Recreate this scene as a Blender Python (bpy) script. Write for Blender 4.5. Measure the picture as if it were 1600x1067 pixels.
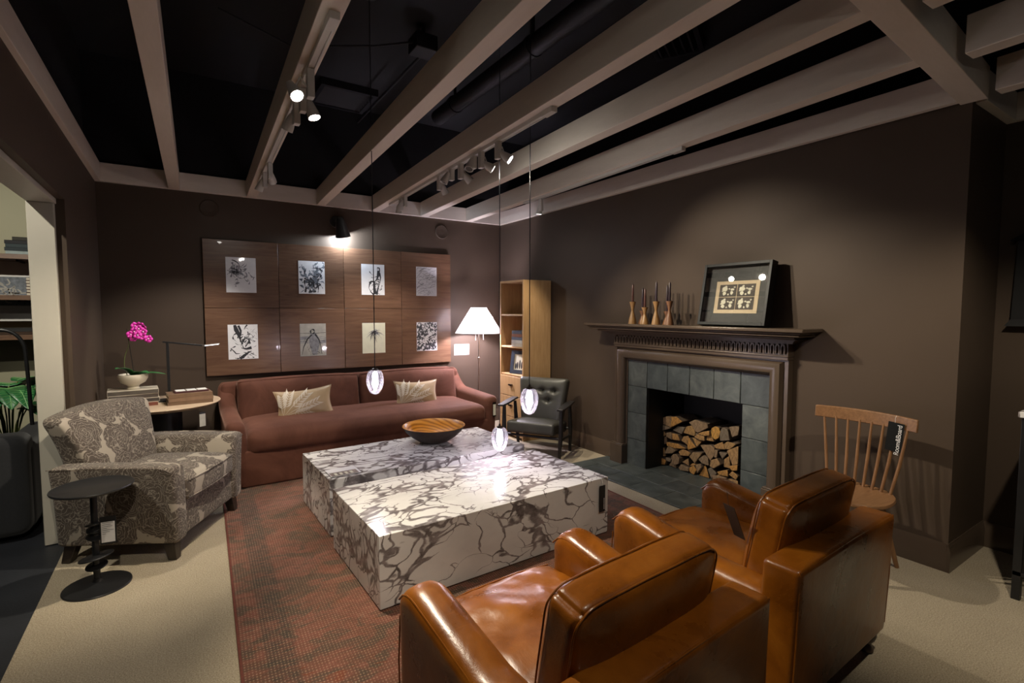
import bpy, math, random
from mathutils import Vector, Matrix, noise
R = math.radians
PI = math.pi
scene = bpy.context.scene
for o in list(bpy.data.objects):
    bpy.data.objects.remove(o)
COL = scene.collection

# ------------------------------------------------------------------ camera
FPX, YAW, PITCH, ROLL = 790.47, -0.5810, 0.0616, 0.0013
cam_d = bpy.data.cameras.new('camera')
cam = bpy.data.objects.new('camera', cam_d); COL.objects.link(cam)
cam_d.sensor_width = 36.0
cam_d.lens = 36.0 * FPX / 1600.0
cam_d.clip_start = 0.05
cam.location = (-3.648, -5.8386, 1.5)
cam.rotation_mode = 'QUATERNION'
cam.rotation_quaternion = (Matrix.Rotation(YAW, 3, 'Z') @ Matrix.Rotation(PI/2 - PITCH, 3, 'X') @ Matrix.Rotation(ROLL, 3, 'Z')).to_quaternion()
scene.camera = cam

# ------------------------------------------------------------------ world / exposure
w = bpy.data.worlds.new('world'); scene.world = w
w.use_nodes = True
w.node_tree.nodes['Background'].inputs[0].default_value = (0.75, 0.80, 1.0, 1)
w.node_tree.nodes['Background'].inputs[1].default_value = 0.012
scene.view_settings.view_transform = 'Standard'
scene.view_settings.look = 'None'
scene.view_settings.gamma = 1.0
scene.view_settings.use_curve_mapping = False
scene.view_settings.exposure = 0.2
scene.cycles.max_bounces = 10
scene.cycles.transparent_max_bounces = 16
scene.cycles.sample_clamp_indirect = 4.0
scene.cycles.caustics_refractive = False
scene.cycles.caustics_reflective = False
WARM = (1.0, 0.80, 0.58)
NEUT = (1.0, 0.875, 0.68)
COOL = (0.90, 0.90, 1.0)

# ------------------------------------------------------------------ material helpers
def nmat(name):
    m = bpy.data.materials.new(name); m.use_nodes = True
    nt = m.node_tree
    return m, nt, nt.nodes['Principled BSDF']
def nd(nt, typ, props=None, ins=None):
    n = nt.nodes.new(typ)
    for k, v in (props or {}).items(): setattr(n, k, v)
    for k, v in (ins or {}).items():
        s = n.inputs[k]
        if isinstance(v, bpy.types.NodeSocket): nt.links.new(v, s)
        else: s.default_value = v
    return n
def c4(c): return (c[0], c[1], c[2], 1.0)
def coords(nt, scale=(1, 1, 1), rot=(0, 0, 0), loc=(0, 0, 0), src='Object'):
    tc = nd(nt, 'ShaderNodeTexCoord')
    return nd(nt, 'ShaderNodeMapping', None, {'Vector': tc.outputs[src], 'Scale': scale, 'Rotation': rot, 'Location': loc}).outputs[0]
def fnoise(nt, vec, scale, detail=3, rough=0.55, dist=0.0):
    return nd(nt, 'ShaderNodeTexNoise', None, {'Vector': vec, 'Scale': scale, 'Detail': detail, 'Roughness': rough, 'Distortion': dist})
def ramp(nt, fac, stops, interp='LINEAR'):
    n = nd(nt, 'ShaderNodeValToRGB', None, {'Fac': fac})
    n.color_ramp.interpolation = interp
    e = n.color_ramp.elements
    while len(e) < len(stops): e.new(0.5)
    for el, (p, c) in zip(e, stops):
        el.position = p; el.color = c4(c) if not isinstance(c, (int, float)) else (c, c, c, 1)
    return n.outputs[0]
def mixc(nt, fac, a, b, blend='MIX'):
    n = nd(nt, 'ShaderNodeMix', {'data_type': 'RGBA', 'blend_type': blend})
    for i, v in ((0, fac), (6, a), (7, b)):
        if isinstance(v, bpy.types.NodeSocket): nt.links.new(v, n.inputs[i])
        elif isinstance(v, (int, float)): n.inputs[i].default_value = v
        else: n.inputs[i].default_value = c4(v)
    return n.outputs[2]
def mth(nt, op, a, b=0.0, c=0.0):
    n = nd(nt, 'ShaderNodeMath', {'operation': op})
    for i, v in enumerate((a, b, c)):
        if isinstance(v, bpy.types.NodeSocket): nt.links.new(v, n.inputs[i])
        else: n.inputs[i].default_value = v
    return n.outputs[0]
def vmth(nt, op, a, b):
    n = nd(nt, 'ShaderNodeVectorMath', {'operation': op})
    for i, v in enumerate((a, b)):
        if isinstance(v, bpy.types.NodeSocket): nt.links.new(v, n.inputs[i])
        else: n.inputs[i].default_value = v
    return n.outputs[0]
def bump(nt, bsdf, h, strength=0.3, dist=0.01):
    b = nd(nt, 'ShaderNodeBump', None, {'Height': h, 'Strength': strength, 'Distance': dist})
    nt.links.new(b.outputs[0], bsdf.inputs['Normal'])
def setc(nt, bsdf, col):
    if isinstance(col, bpy.types.NodeSocket): nt.links.new(col, bsdf.inputs['Base Color'])
    else: bsdf.inputs['Base Color'].default_value = c4(col)
def P(bsdf, **k):
    names = {'rough': 'Roughness', 'metal': 'Metallic', 'spec': 'Specular IOR Level', 'sheen': 'Sheen Weight', 'sheenr': 'Sheen Roughness',
             'coat': 'Coat Weight', 'coatr': 'Coat Roughness', 'trans': 'Transmission Weight', 'ior': 'IOR'}
    for a, v in k.items(): bsdf.inputs[names[a]].default_value = v
def plain(name, col, rough=0.5, var=0.12, vscale=8.0, bscale=None, bstr=0.15, bdist=0.004, **k):
    """slightly mottled procedural colour with optional grain relief"""
    m, nt, b = nmat(name)
    co = coords(nt)
    n = fnoise(nt, co, vscale, 4)
    lo = tuple(c * (1 - var) for c in col); hi = tuple(min(1, c * (1 + var)) for c in col)
    setc(nt, b, ramp(nt, n.outputs[0], [(0.3, lo), (0.7, hi)]))
    P(b, rough=rough, **k)
    if name == 'book_cover': P(b, spec=0.15)
    if bscale: bump(nt, b, fnoise(nt, co, bscale, 2).outputs[0], bstr, bdist)
    return m
def emit(name, col, strength):
    m = bpy.data.materials.new(name); m.use_nodes = True
    nt = m.node_tree; nt.nodes.clear()
    e = nd(nt, 'ShaderNodeEmission', None, {'Color': c4(col), 'Strength': strength})
    o = nd(nt, 'ShaderNodeOutputMaterial'); nt.links.new(e.outputs[0], o.inputs[0])
    return m
def wood(name, dark, light, axis='x', scale=6.0, rough=0.4, coat=0.0, stretch=9.0, contrast=1.0):
    m, nt, b = nmat(name)
    sc = {'x': (1, stretch, stretch), 'y': (stretch, 1, stretch), 'z': (stretch, stretch, 1)}[axis]
    co = coords(nt, sc)
    n = fnoise(nt, co, scale, 5, 0.6, 0.6)
    n2 = fnoise(nt, co, scale * 7, 3)
    f = mth(nt, 'ADD', mth(nt, 'MULTIPLY', n.outputs[0], 0.75), mth(nt, 'MULTIPLY', n2.outputs[0], 0.25))
    setc(nt, b, ramp(nt, f, [(0.5 - 0.18 * contrast, dark), (0.5 + 0.16 * contrast, light)]))
    P(b, rough=rough, coat=coat)
    bump(nt, b, n2.outputs[0], 0.08, 0.002)
    return m

M = {}
M['wall'] = plain('brown_wall_paint', (0.071, 0.050, 0.036), 0.55, 0.05, 1.5, 260, 0.05, 0.001, spec=0.18)
M['trimbrown'] = plain('brown_gloss_trim', (0.086, 0.061, 0.043), 0.26, 0.04, 2.0, spec=0.45)
M['cream'] = plain('cream_wall_paint', (0.42, 0.40, 0.27), 0.6, 0.04, 1.0)
M['whitetrim'] = plain('white_trim_paint', (0.50, 0.47, 0.40), 0.45, 0.04, 3.0)
M['beam'] = wood('painted_beam_timber', (0.72, 0.64, 0.55), (0.80, 0.72, 0.63), 'y', 2.0, 0.55, 0, 6.0)
M['ceil'] = plain('black_ceiling_paint', (0.0045, 0.0045, 0.006), 0.8, 0.2, 2.0)
M['duct'] = plain('black_duct_paint', (0.008, 0.008, 0.011), 0.6, 0.2, 3.0)
M['black'] = plain('black_metal', (0.012, 0.012, 0.013), 0.38, 0.15, 20)
M['blackwood'] = wood('black_stained_wood', (0.010, 0.009, 0.009), (0.022, 0.020, 0.019), 'z', 8, 0.38)
M['darkfloor'] = plain('dark_showroom_floor', (0.020, 0.022, 0.028), 0.5, 0.25, 3.0, 90, 0.2)
M['firebox'] = plain('black_firebox_panel', (0.008, 0.008, 0.008), 0.55, 0.2, 4)
M['white'] = plain('white_lacquer', (0.72, 0.71, 0.68), 0.4, 0.03, 5)
M['whitemetal'] = plain('white_fixture_metal', (0.62, 0.60, 0.56), 0.35, 0.03, 5)
M['paper'] = plain('white_paper', (0.78, 0.77, 0.78), 0.6, 0.04, 30, coat=1.0, coatr=0.03)
M['papercream'] = plain('cream_paper', (0.74, 0.72, 0.56), 0.6, 0.05, 20, coat=1.0, coatr=0.03)
M['papergrey'] = plain('grey_paper', (0.42, 0.40, 0.36), 0.6, 0.18, 14, coat=1.0, coatr=0.03)
M['pages'] = plain('book_pages', (0.58, 0.52, 0.42), 0.8, 0.08, 120)
M['ink'] = plain('black_ink', (0.018, 0.018, 0.022), 0.6, 0.2, 40)
M['inkgrey'] = plain('grey_ink_wash', (0.22, 0.22, 0.24), 0.6, 0.35, 30)
M['inkblue'] = plain('blue_grey_ink_wash', (0.15, 0.17, 0.20), 0.6, 0.4, 30)
M['tagtext'] = plain('white_tag_print', (0.80, 0.80, 0.80), 0.6, 0.02, 5)
M['brass'] = plain('brushed_nickel', (0.42, 0.37, 0.33), 0.32, 0.06, 40, metal=1.0)
M['bronze'] = plain('dark_bronze', (0.06, 0.045, 0.035), 0.4, 0.1, 40, metal=1.0)
M['pot'] = plain('ivory_glazed_ceramic', (0.66, 0.60, 0.48), 0.28, 0.06, 6, coat=0.4)
M['soil'] = plain('dark_potting_soil', (0.02, 0.014, 0.01), 0.9, 0.5, 60, 120, 0.8, 0.01)
M['leaf'] = plain('orchid_leaf_green', (0.035, 0.16, 0.045), 0.35, 0.25, 20)
M['stem'] = plain('orchid_stem_green', (0.10, 0.13, 0.03), 0.5, 0.2, 20)
M['stake'] = plain('dark_stake', (0.012, 0.008, 0.006), 0.6)
M['petal'] = plain('magenta_petal', (0.75, 0.045, 0.45), 0.45, 0.25, 60)
M['petalc'] = plain('pale_petal_centre', (0.75, 0.45, 0.62), 0.5, 0.2, 60)
M['walnut'] = wood('walnut_shelf_wood', (0.09, 0.045, 0.025), (0.17, 0.09, 0.05), 'x', 5, 0.4)
M['oak'] = wood('honey_oak', (0.40, 0.23, 0.10), (0.52, 0.33, 0.16), 'z', 4, 0.42)
M['ash'] = wood('pale_ash_table', (0.46, 0.33, 0.22), (0.58, 0.44, 0.31), 'x', 4, 0.4)
M['chairwood'] = wood('walnut_chair_wood', (0.155, 0.074, 0.032), (0.27, 0.140, 0.064), 'y', 7, 0.4, 0, 10)
M['chairwoodz'] = wood('walnut_spindle_wood', (0.18, 0.088, 0.038), (0.28, 0.145, 0.066), 'z', 7, 0.4, 0, 10)
M['candleholder'] = wood('turned_walnut', (0.12, 0.050, 0.022), (0.22, 0.105, 0.048), 'z', 16, 0.38)
M['candleholder2'] = wood('turned_oak', (0.19, 0.095, 0.032), (0.32, 0.18, 0.065), 'z', 16, 0.38)
M['candle'] = plain('aubergine_wax', (0.028, 0.016, 0.022), 0.35, 0.15, 30)
M['candle2'] = plain('russet_wax', (0.075, 0.028, 0.022), 0.35, 0.15, 30)
M['bunfoot'] = wood('mahogany_bun_foot', (0.030, 0.014, 0.009), (0.065, 0.032, 0.020), 'z', 10, 0.3, 0.3)
M['darkwoodleg'] = wood('espresso_wood', (0.012, 0.008, 0.006), (0.03, 0.02, 0.014), 'z', 10, 0.3, 0.2)
M['couch'] = plain('charcoal_couch_fabric', (0.008, 0.009, 0.012), 0.9, 0.2, 60, 300, 0.4, 0.003, sheen=0.3)
M['plantleaf'] = plain('monstera_leaf_green', (0.02, 0.115, 0.035), 0.35, 0.3, 12)
M['plantvein'] = plain('pale_leaf_vein', (0.16, 0.36, 0.13), 0.45, 0.2, 12)
M['embro'] = plain('ivory_embroidery', (0.62, 0.54, 0.44), 0.55, 0.08, 90, 400, 0.5, 0.002, sheen=0.3)
M['piping'] = plain('leather_piping', (0.15, 0.040, 0.005), 0.35, 0.2, 30)

def m_carpet():
    m, nt, b = nmat('beige_carpet'); co = coords(nt)
    n = fnoise(nt, co, 170, 2, 0.7); n2 = fnoise(nt, co, 2.2, 3)
    f = mth(nt, 'ADD', mth(nt, 'MULTIPLY', n.outputs[0], 0.8), mth(nt, 'MULTIPLY', n2.outputs[0], 0.2))
    setc(nt, b, ramp(nt, f, [(0.36, (0.25, 0.20, 0.130)), (0.64, (0.52, 0.44, 0.315))]))
    P(b, rough=0.95, sheen=0.15)
    bump(nt, b, n.outputs[0], 0.7, 0.006)
    return m
M['carpet'] = m_carpet()

def m_leather():
    m, nt, b = nmat('cognac_leather'); co = coords(nt)
    n = fnoise(nt, co, 4.5, 5, 0.6, 0.3)
    scr = fnoise(nt, coords(nt, (2, 26, 8), (0.3, 0.2, 0.6)), 3.5, 4, 0.6, 1.2)
    base = ramp(nt, n.outputs[0], [(0.25, (0.095, 0.026, 0.0020)), (0.5, (0.200, 0.060, 0.0042)), (0.78, (0.32, 0.108, 0.0085))])
    col = mixc(nt, ramp(nt, scr.outputs[0], [(0.62, 0.0), (0.72, 0.25)]), base, (0.38, 0.13, 0.014))
    setc(nt, b, col)
    P(b, rough=0.30, spec=0.42, coat=0.1, coatr=0.2)
    nt.links.new(ramp(nt, n.outputs[0], [(0.3, 0.24), (0.7, 0.38)]), b.inputs['Roughness'])
    wr = fnoise(nt, coords(nt, (1, 1, 1)), 9, 3, 0.5, 0.8)
    gr = nd(nt, 'ShaderNodeTexVoronoi', None, {'Vector': co, 'Scale': 260.0})
    h = mth(nt, 'ADD', mth(nt, 'MULTIPLY', wr.outputs[0], 1.0), mth(nt, 'MULTIPLY', gr.outputs['Distance'], 0.06))
    bump(nt, b, h, 0.26, 0.010)
    return m
M['leather'] = m_leather()

def m_velvet():
    m, nt, b = nmat('mauve_brown_velvet'); co = coords(nt)
    n = fnoise(nt, co, 3.0, 4, 0.6, 0.8)
    n2 = fnoise(nt, co, 220, 2)
    setc(nt, b, ramp(nt, n.outputs[0], [(0.3, (0.074, 0.028, 0.018)), (0.7, (0.128, 0.052, 0.033))]))
    P(b, rough=0.8, sheen=0.22, sheenr=0.4, spec=0.12)
    b.inputs['Sheen Tint'].default_value = (1.0, 0.60, 0.46, 1)
    h = mth(nt, 'ADD', mth(nt, 'MULTIPLY', n.outputs[0], 1.0), mth(nt, 'MULTIPLY', n2.outputs[0], 0.05))
    bump(nt, b, h, 0.25, 0.02)
    return m
M['velvet'] = m_velvet()

def m_blackleather():
    m, nt, b = nmat('black_leather'); co = coords(nt)
    n = fnoise(nt, co, 5, 4)
    setc(nt, b, ramp(nt, n.outputs[0], [(0.3, (0.045, 0.044, 0.036)), (0.7, (0.072, 0.070, 0.058))]))
    P(b, rough=0.36)
    g = nd(nt, 'ShaderNodeTexVoronoi', None, {'Vector': co, 'Scale': 300.0})
    bump(nt, b, mth(nt, 'ADD', n.outputs[0], mth(nt, 'MULTIPLY', g.outputs['Distance'], 0.05)), 0.25, 0.012)
    return m
M['blackleather'] = m_blackleather()

def m_marble():
    m, nt, b = nmat('breccia_marble')
    co = coords(nt, (0.62, 1.15, 1.0), (0, 0, 0.12))
    nz = fnoise(nt, co, 2.4, 3, 0.5)
    d = vmth(nt, 'SCALE', vmth(nt, 'SUBTRACT', nz.outputs['Color'], (0.5, 0.5, 0.5)), (0, 0, 0)).node
    d.inputs['Scale'].default_value = 0.55
    nz2 = fnoise(nt, co, 11.0, 4, 0.6)
    d2 = vmth(nt, 'SCALE', vmth(nt, 'SUBTRACT', nz2.outputs['Color'], (0.5, 0.5, 0.5)), (0, 0, 0)).node
    d2.inputs['Scale'].default_value = 0.05
    v = vmth(nt, 'ADD', vmth(nt, 'ADD', co, d.outputs[0]), d2.outputs[0])
    v1 = nd(nt, 'ShaderNodeTexVoronoi', {'feature': 'DISTANCE_TO_EDGE'}, {'Vector': v, 'Scale': 5.0}).outputs['Distance']
    v2 = nd(nt, 'ShaderNodeTexVoronoi', {'feature': 'DISTANCE_TO_EDGE'}, {'Vector': v, 'Scale': 12.0}).outputs['Distance']
    mk = fnoise(nt, co, 2.1, 3, 0.6, 0.5).outputs[0]
    mk2 = fnoise(nt, coords(nt, (0.62, 1.15, 1.0), (0, 0, 0.12), (3.1, 1.7, 0.4)), 1.7, 3, 0.5, 0.6).outputs[0]
    t1 = ramp(nt, mk, [(0.42, 0.0), (0.52, 0.022), (0.68, 0.09)])
    band = mth(nt, 'SUBTRACT', 1.0, mth(nt, 'MULTIPLY', mth(nt, 'ABSOLUTE', mth(nt, 'SUBTRACT', mk2, 0.5)), 9.0))
    t2 = ramp(nt, band, [(0.05, 0.0), (0.45, 0.07), (0.95, 0.23)])
    def vein(dist, t):
        x = mth(nt, 'SUBTRACT', 1.0, mth(nt, 'DIVIDE', dist, mth(nt, 'ADD', t, 0.0005)))
        return nd(nt, 'ShaderNodeClamp', None, {'Value': mth(nt, 'MULTIPLY', x, 1.7)}).outputs[0]
    f = mth(nt, 'MAXIMUM', vein(v1, t1), vein(v2, t2))
    tone = fnoise(nt, co, 14, 4, 0.7).outputs[0]
    dark = ramp(nt, tone, [(0.35, (0.060, 0.046, 0.045)), (0.62, (0.26, 0.225, 0.225))])
    base = ramp(nt, fnoise(nt, co, 3.0, 4).outputs[0], [(0.35, (0.66, 0.645, 0.63)), (0.6, (0.80, 0.785, 0.765))])
    setc(nt, b, mixc(nt, mth(nt, 'MULTIPLY', f, 0.93), base, dark))
    P(b, rough=0.16, spec=0.5)
    return m
M['marble'] = m_marble()

def m_floral():
    m, nt, b = nmat('rose_jacquard'); co = coords(nt)
    nz = fnoise(nt, co, 9, 3)
    d = vmth(nt, 'SCALE', vmth(nt, 'SUBTRACT', nz.outputs['Color'], (0.5, 0.5, 0.5)), (0, 0, 0)).node
    d.inputs['Scale'].default_value = 0.10
    v = vmth(nt, 'ADD', co, d.outputs[0])
    a = nd(nt, 'ShaderNodeTexVoronoi', {'feature': 'F1'}, {'Vector': v, 'Scale': 6.0, 'Randomness': 0.8})
    da = a.outputs['Distance']
    pet = nd(nt, 'ShaderNodeTexVoronoi', {'feature': 'F1'}, {'Vector': v, 'Scale': 15.0}).outputs['Distance']
    pet = mth(nt, 'ABSOLUTE', mth(nt, 'SINE', mth(nt, 'ADD', mth(nt, 'MULTIPLY', pet, 9.0), mth(nt, 'MULTIPLY', fnoise(nt, co, 25, 2).outputs[0], 3.0))))
    rings = mth(nt, 'ABSOLUTE', mth(nt, 'SINE', mth(nt, 'ADD', mth(nt, 'MULTIPLY', da, 34.0), mth(nt, 'MULTIPLY', fnoise(nt, co, 16, 2).outputs[0], 9.0))))
    line = mth(nt, 'MAXIMUM', ramp(nt, rings, [(0.14, 1.0), (0.34, 0.0)]), ramp(nt, pet, [(0.08, 1.0), (0.22, 0.0)]))
    bloom = ramp(nt, mth(nt, 'ADD', da, mth(nt, 'MULTIPLY', mth(nt, 'SUBTRACT', fnoise(nt, co, 22, 2).outputs[0], 0.5), 0.25)), [(0.67, 1.0), (0.69, 0.0)])
    tone = ramp(nt, fnoise(nt, co, 30, 3).outputs[0], [(0.3, (0.070, 0.052, 0.040)), (0.7, (0.108, 0.084, 0.066))])
    col = mixc(nt, mth(nt, 'MULTIPLY', line, 0.62), tone, (0.42, 0.365, 0.30))
    col = mixc(nt, bloom, (0.37, 0.32, 0.26), col)
    setc(nt, b, col)
    P(b, rough=0.8, sheen=0.12)
    wv = fnoise(nt, co, 420, 1)
    bump(nt, b, wv.outputs[0], 0.3, 0.002)
    return m
M['floral'] = m_floral()

def m_rug():
    m, nt, b = nmat('faded_persian_rug'); co = coords(nt)
    sp = nd(nt, 'ShaderNodeSeparateXYZ', None, {'Vector': co}).outputs
    ab = fnoise(nt, coords(nt, (1.4, 4.5, 1)), 3.0, 7, 0.7, 0.8).outputs[0]
    red = ramp(nt, ab, [(0.26, (0.100, 0.058, 0.037)), (0.42, (0.175, 0.078, 0.050)), (0.58, (0.255, 0.094, 0.064)), (0.74, (0.245, 0.155, 0.100))])
    mot = fnoise(nt, coords(nt, (1.6, 2.6, 1), (0, 0, 0.5)), 2.4, 5, 0.6, 1.4).outputs[0]
    col = mixc(nt, ramp(nt, mot, [(0.51, 0.0), (0.60, 0.75)]), red, (0.080, 0.066, 0.045))
    mot2 = fnoise(nt, coords(nt, (3, 5, 1), (0, 0, -0.4), (4, 2, 0)), 2.6, 5, 0.6, 1.8).outputs[0]
    col = mixc(nt, ramp(nt, mot2, [(0.60, 0.0), (0.68, 0.7)]), col, (0.235, 0.060, 0.024))
    ex = mth(nt, 'SUBTRACT', 1.37, mth(nt, 'ABSOLUTE', sp[0]))
    bn = fnoise(nt, coords(nt, (6, 22, 1)), 2.5, 4, 0.7).outputs[0]
    bd = mth(nt, 'MULTIPLY', ramp(nt, ex, [(0.085, 0.0), (0.10, 1.0), (0.20, 1.0), (0.22, 0.0)]), ramp(nt, bn, [(0.42, 0.25), (0.58, 0.85)]))
    col = mixc(nt, bd, col, (0.058, 0.050, 0.038))
    kx = mth(nt, 'SINE', mth(nt, 'MULTIPLY', sp[0], 2 * PI / 0.0135))
    ky = mth(nt, 'SINE', mth(nt, 'MULTIPLY', sp[1], 2 * PI / 0.017))
    kn = mth(nt, 'MULTIPLY', mth(nt, 'ADD', mth(nt, 'MULTIPLY', kx, 0.5), 0.5), mth(nt, 'ADD', mth(nt, 'MULTIPLY', ky, 0.5), 0.5))
    kn2 = mth(nt, 'MULTIPLY', kn, ramp(nt, fnoise(nt, co, 60, 3, 0.7).outputs[0], [(0.30, 0.15), (0.70, 0.85)]))
    col = mixc(nt, ramp(nt, kn2, [(0.14, 0.0), (0.50, 0.68)]), mixc(nt, 0.30, col, (0.02, 0.012, 0.01)), mixc(nt, 0.62, col, (0.46, 0.31, 0.20)))
    setc(nt, b, col)
    P(b, rough=0.92, sheen=0.1, spec=0.2)
    bump(nt, b, mth(nt, 'ADD', kn, mth(nt, 'MULTIPLY', ab, 0.5)), 0.5, 0.004)
    return m
M['rug'] = m_rug()

def m_slate():
    m, nt, b = nmat('grey_green_slate'); co = coords(nt)
    oi = nd(nt, 'ShaderNodeObjectInfo').outputs['Random']
    n = fnoise(nt, vmth(nt, 'ADD', co, nd(nt, 'ShaderNodeCombineXYZ', None, {'X': mth(nt, 'MULTIPLY', oi, 31.0)}).outputs[0]), 7, 6, 0.65, 0.6).outputs[0]
    c = ramp(nt, n, [(0.28, (0.038, 0.046, 0.047)), (0.52, (0.074, 0.086, 0.086)), (0.78, (0.125, 0.138, 0.134))])
    c = mixc(nt, 1.0, c, ramp(nt, oi, [(0.0, (0.70, 0.74, 0.76)), (1.0, (1.25, 1.22, 1.15))]), 'MULTIPLY')
    setc(nt, b, c); P(b, rough=0.42)
    bump(nt, b, n, 0.35, 0.006)
    return m
M['slate'] = m_slate()

def m_panel(i):
    m, nt, b = nmat('panel_veneer')
    co = coords(nt, (1, 1, 10), (0, 0.0, 0), (i * 2.3, 0, i * 1.1))
    n = fnoise(nt, co, 2.2, 6, 0.6, 1.0 if i != 1 else 3.0).outputs[0]
    k = (0.80, 0.74, 0.92, 0.88, 0.80, 0.90, 0.86, 0.84)[i]
    setc(nt, b, ramp(nt, n, [(0.3, (0.130 * k, 0.067 * k, 0.040 * k)), (0.7, (0.205 * k, 0.112 * k, 0.066 * k))]))
    P(b, rough=0.27, coat=0.1)
    bump(nt, b, n, 0.10, 0.006)
    return m
def m_pillow():
    m, nt, b = nmat('gold_satin'); co = coords(nt)
    n = fnoise(nt, co, 5, 3).outputs[0]
    setc(nt, b, ramp(nt, n, [(0.3, (0.34, 0.235, 0.125)), (0.7, (0.46, 0.33, 0.19))]))
    P(b, rough=0.38, sheen=0.3)
    bump(nt, b, fnoise(nt, co, 14, 3, 0.5, 0.5).outputs[0], 0.2, 0.008)
    return m
M['pillow'] = m_pillow()
def m_bowlwood():
    m, nt, b = nmat('bowl_ring_grain')
    co = coords(nt, (1.0, 0.85, 0.0), (0, 0, 0.5), (0.02, 0.0, 0))
    ln = nd(nt, 'ShaderNodeVectorMath', {'operation': 'LENGTH'}, {0: vmth(nt, 'ADD', co, vmth(nt, 'MULTIPLY', fnoise(nt, co, 5, 2).outputs['Color'], (0.014, 0.014, 0.0)))}).outputs['Value']
    s = mth(nt, 'SINE', mth(nt, 'MULTIPLY', ln, 300.0))
    setc(nt, b, ramp(nt, mth(nt, 'ADD', mth(nt, 'MULTIPLY', s, 0.5), 0.5), [(0.0, (0.44, 0.15, 0.012)), (0.5, (0.74, 0.30, 0.028)), (1.0, (0.80, 0.36, 0.045))]))
    P(b, rough=0.35, coat=0.2)
    return m
M['bowlwood'] = m_bowlwood()
M['bowlout'] = plain('dark_bowl_stain', (0.030, 0.020, 0.015), 0.55, 0.2, 20, spec=0.25)
def m_logend():
    m, nt, b = nmat('split_log_face'); co = coords(nt)
    oi = nd(nt, 'ShaderNodeObjectInfo').outputs['Random']
    n = fnoise(nt, coords(nt, (2, 14, 6)), 6, 5, 0.65, 0.5).outputs[0]
    a = ramp(nt, oi, [(0.0, (0.62, 0.30, 0.065)), (0.4, (0.50, 0.28, 0.10)), (0.65, (0.34, 0.22, 0.12)), (0.85, (0.20, 0.165, 0.12)), (1.0, (0.70, 0.36, 0.07))])
    setc(nt, b, mixc(nt, ramp(nt, n, [(0.35, 0.75), (0.65, 0.0)]), a, (0.10, 0.06, 0.03)))
    P(b, rough=0.85); bump(nt, b, n, 0.6, 0.006)
    return m
M['logend'] = m_logend()
M['bark'] = plain('log_bark', (0.10, 0.068, 0.045), 0.9, 0.5, 14, 40, 0.8, 0.012)
def m_shade():
    m = bpy.data.materials.new('linen_lampshade'); m.use_nodes = True
    nt = m.node_tree; nt.nodes.clear()
    n = fnoise(nt, coords(nt, (40, 40, 200)), 3, 2).outputs[0]
    c = ramp(nt, n, [(0.3, (0.86, 0.85, 0.86)), (0.7, (0.95, 0.94, 0.95))])
    d = nd(nt, 'ShaderNodeBsdfDiffuse', None, {'Color': c}); t = nd(nt, 'ShaderNodeBsdfTranslucent', None, {'Color': c})
    mx = nd(nt, 'ShaderNodeMixShader', None, {0: 0.35, 1: d.outputs[0], 2: t.outputs[0]})
    o = nd(nt, 'ShaderNodeOutputMaterial'); nt.links.new(mx.outputs[0], o.inputs[0])
    return m
M['shade'] = m_shade()
def m_glass(name, tint, mw, gr=0.05):
    """clear blown glass: lets light through, mirrors at grazing angles, a little body haze"""
    m = bpy.data.materials.new(name); m.use_nodes = True
    nt = m.node_tree; nt.nodes.clear()
    tr = nd(nt, 'ShaderNodeBsdfTransparent', None, {'Color': c4(tint)})
    tl = nd(nt, 'ShaderNodeBsdfTranslucent', None, {'Color': (0.9, 0.86, 0.97, 1)})
    gl = nd(nt, 'ShaderNodeBsdfGlossy', None, {'Color': (1, 1, 1, 1), 'Roughness': gr})
    body = nd(nt, 'ShaderNodeMixShader', None, {0: mw, 1: tr.outputs[0], 2: tl.outputs[0]})
    fr = nd(nt, 'ShaderNodeFresnel', None, {'IOR': 1.5})
    edge = nd(nt, 'ShaderNodeMixShader', None, {0: min(0.10, mw * 3), 1: gl.outputs[0], 2: tl.outputs[0]})
    mx = nd(nt, 'ShaderNodeMixShader', None, {0: fr.outputs[0], 1: body.outputs[0], 2: edge.outputs[0]})
    o = nd(nt, 'ShaderNodeOutputMaterial'); nt.links.new(mx.outputs[0], o.inputs[0])
    return m
M['pendantglass'] = m_glass('pendant_glass', (0.96, 0.93, 0.98), 0.013)
M['pendantinner'] = m_glass('pendant_inner_glass', (0.98, 0.97, 0.99), 0.002)
M['pane'] = m_glass('picture_glass', (0.97, 0.97, 0.97), 0.0, 0.012)
M['bulb'] = emit('pendant_bulb_glow', (1.0, 0.93, 1.0), 14.0)
M['lens'] = emit('spot_lens_glow', (1.0, 0.96, 0.88), 120.0)
M['lensoff'] = plain('unlit_lens', (0.10, 0.10, 0.09), 0.2)
M['ledbar'] = emit('led_bar_glow', (0.85, 0.9, 1.0), 6.0)
M['sconcebulb'] = emit('sconce_bulb_glow', (0.9, 0.95, 1.0), 40.0)

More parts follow.
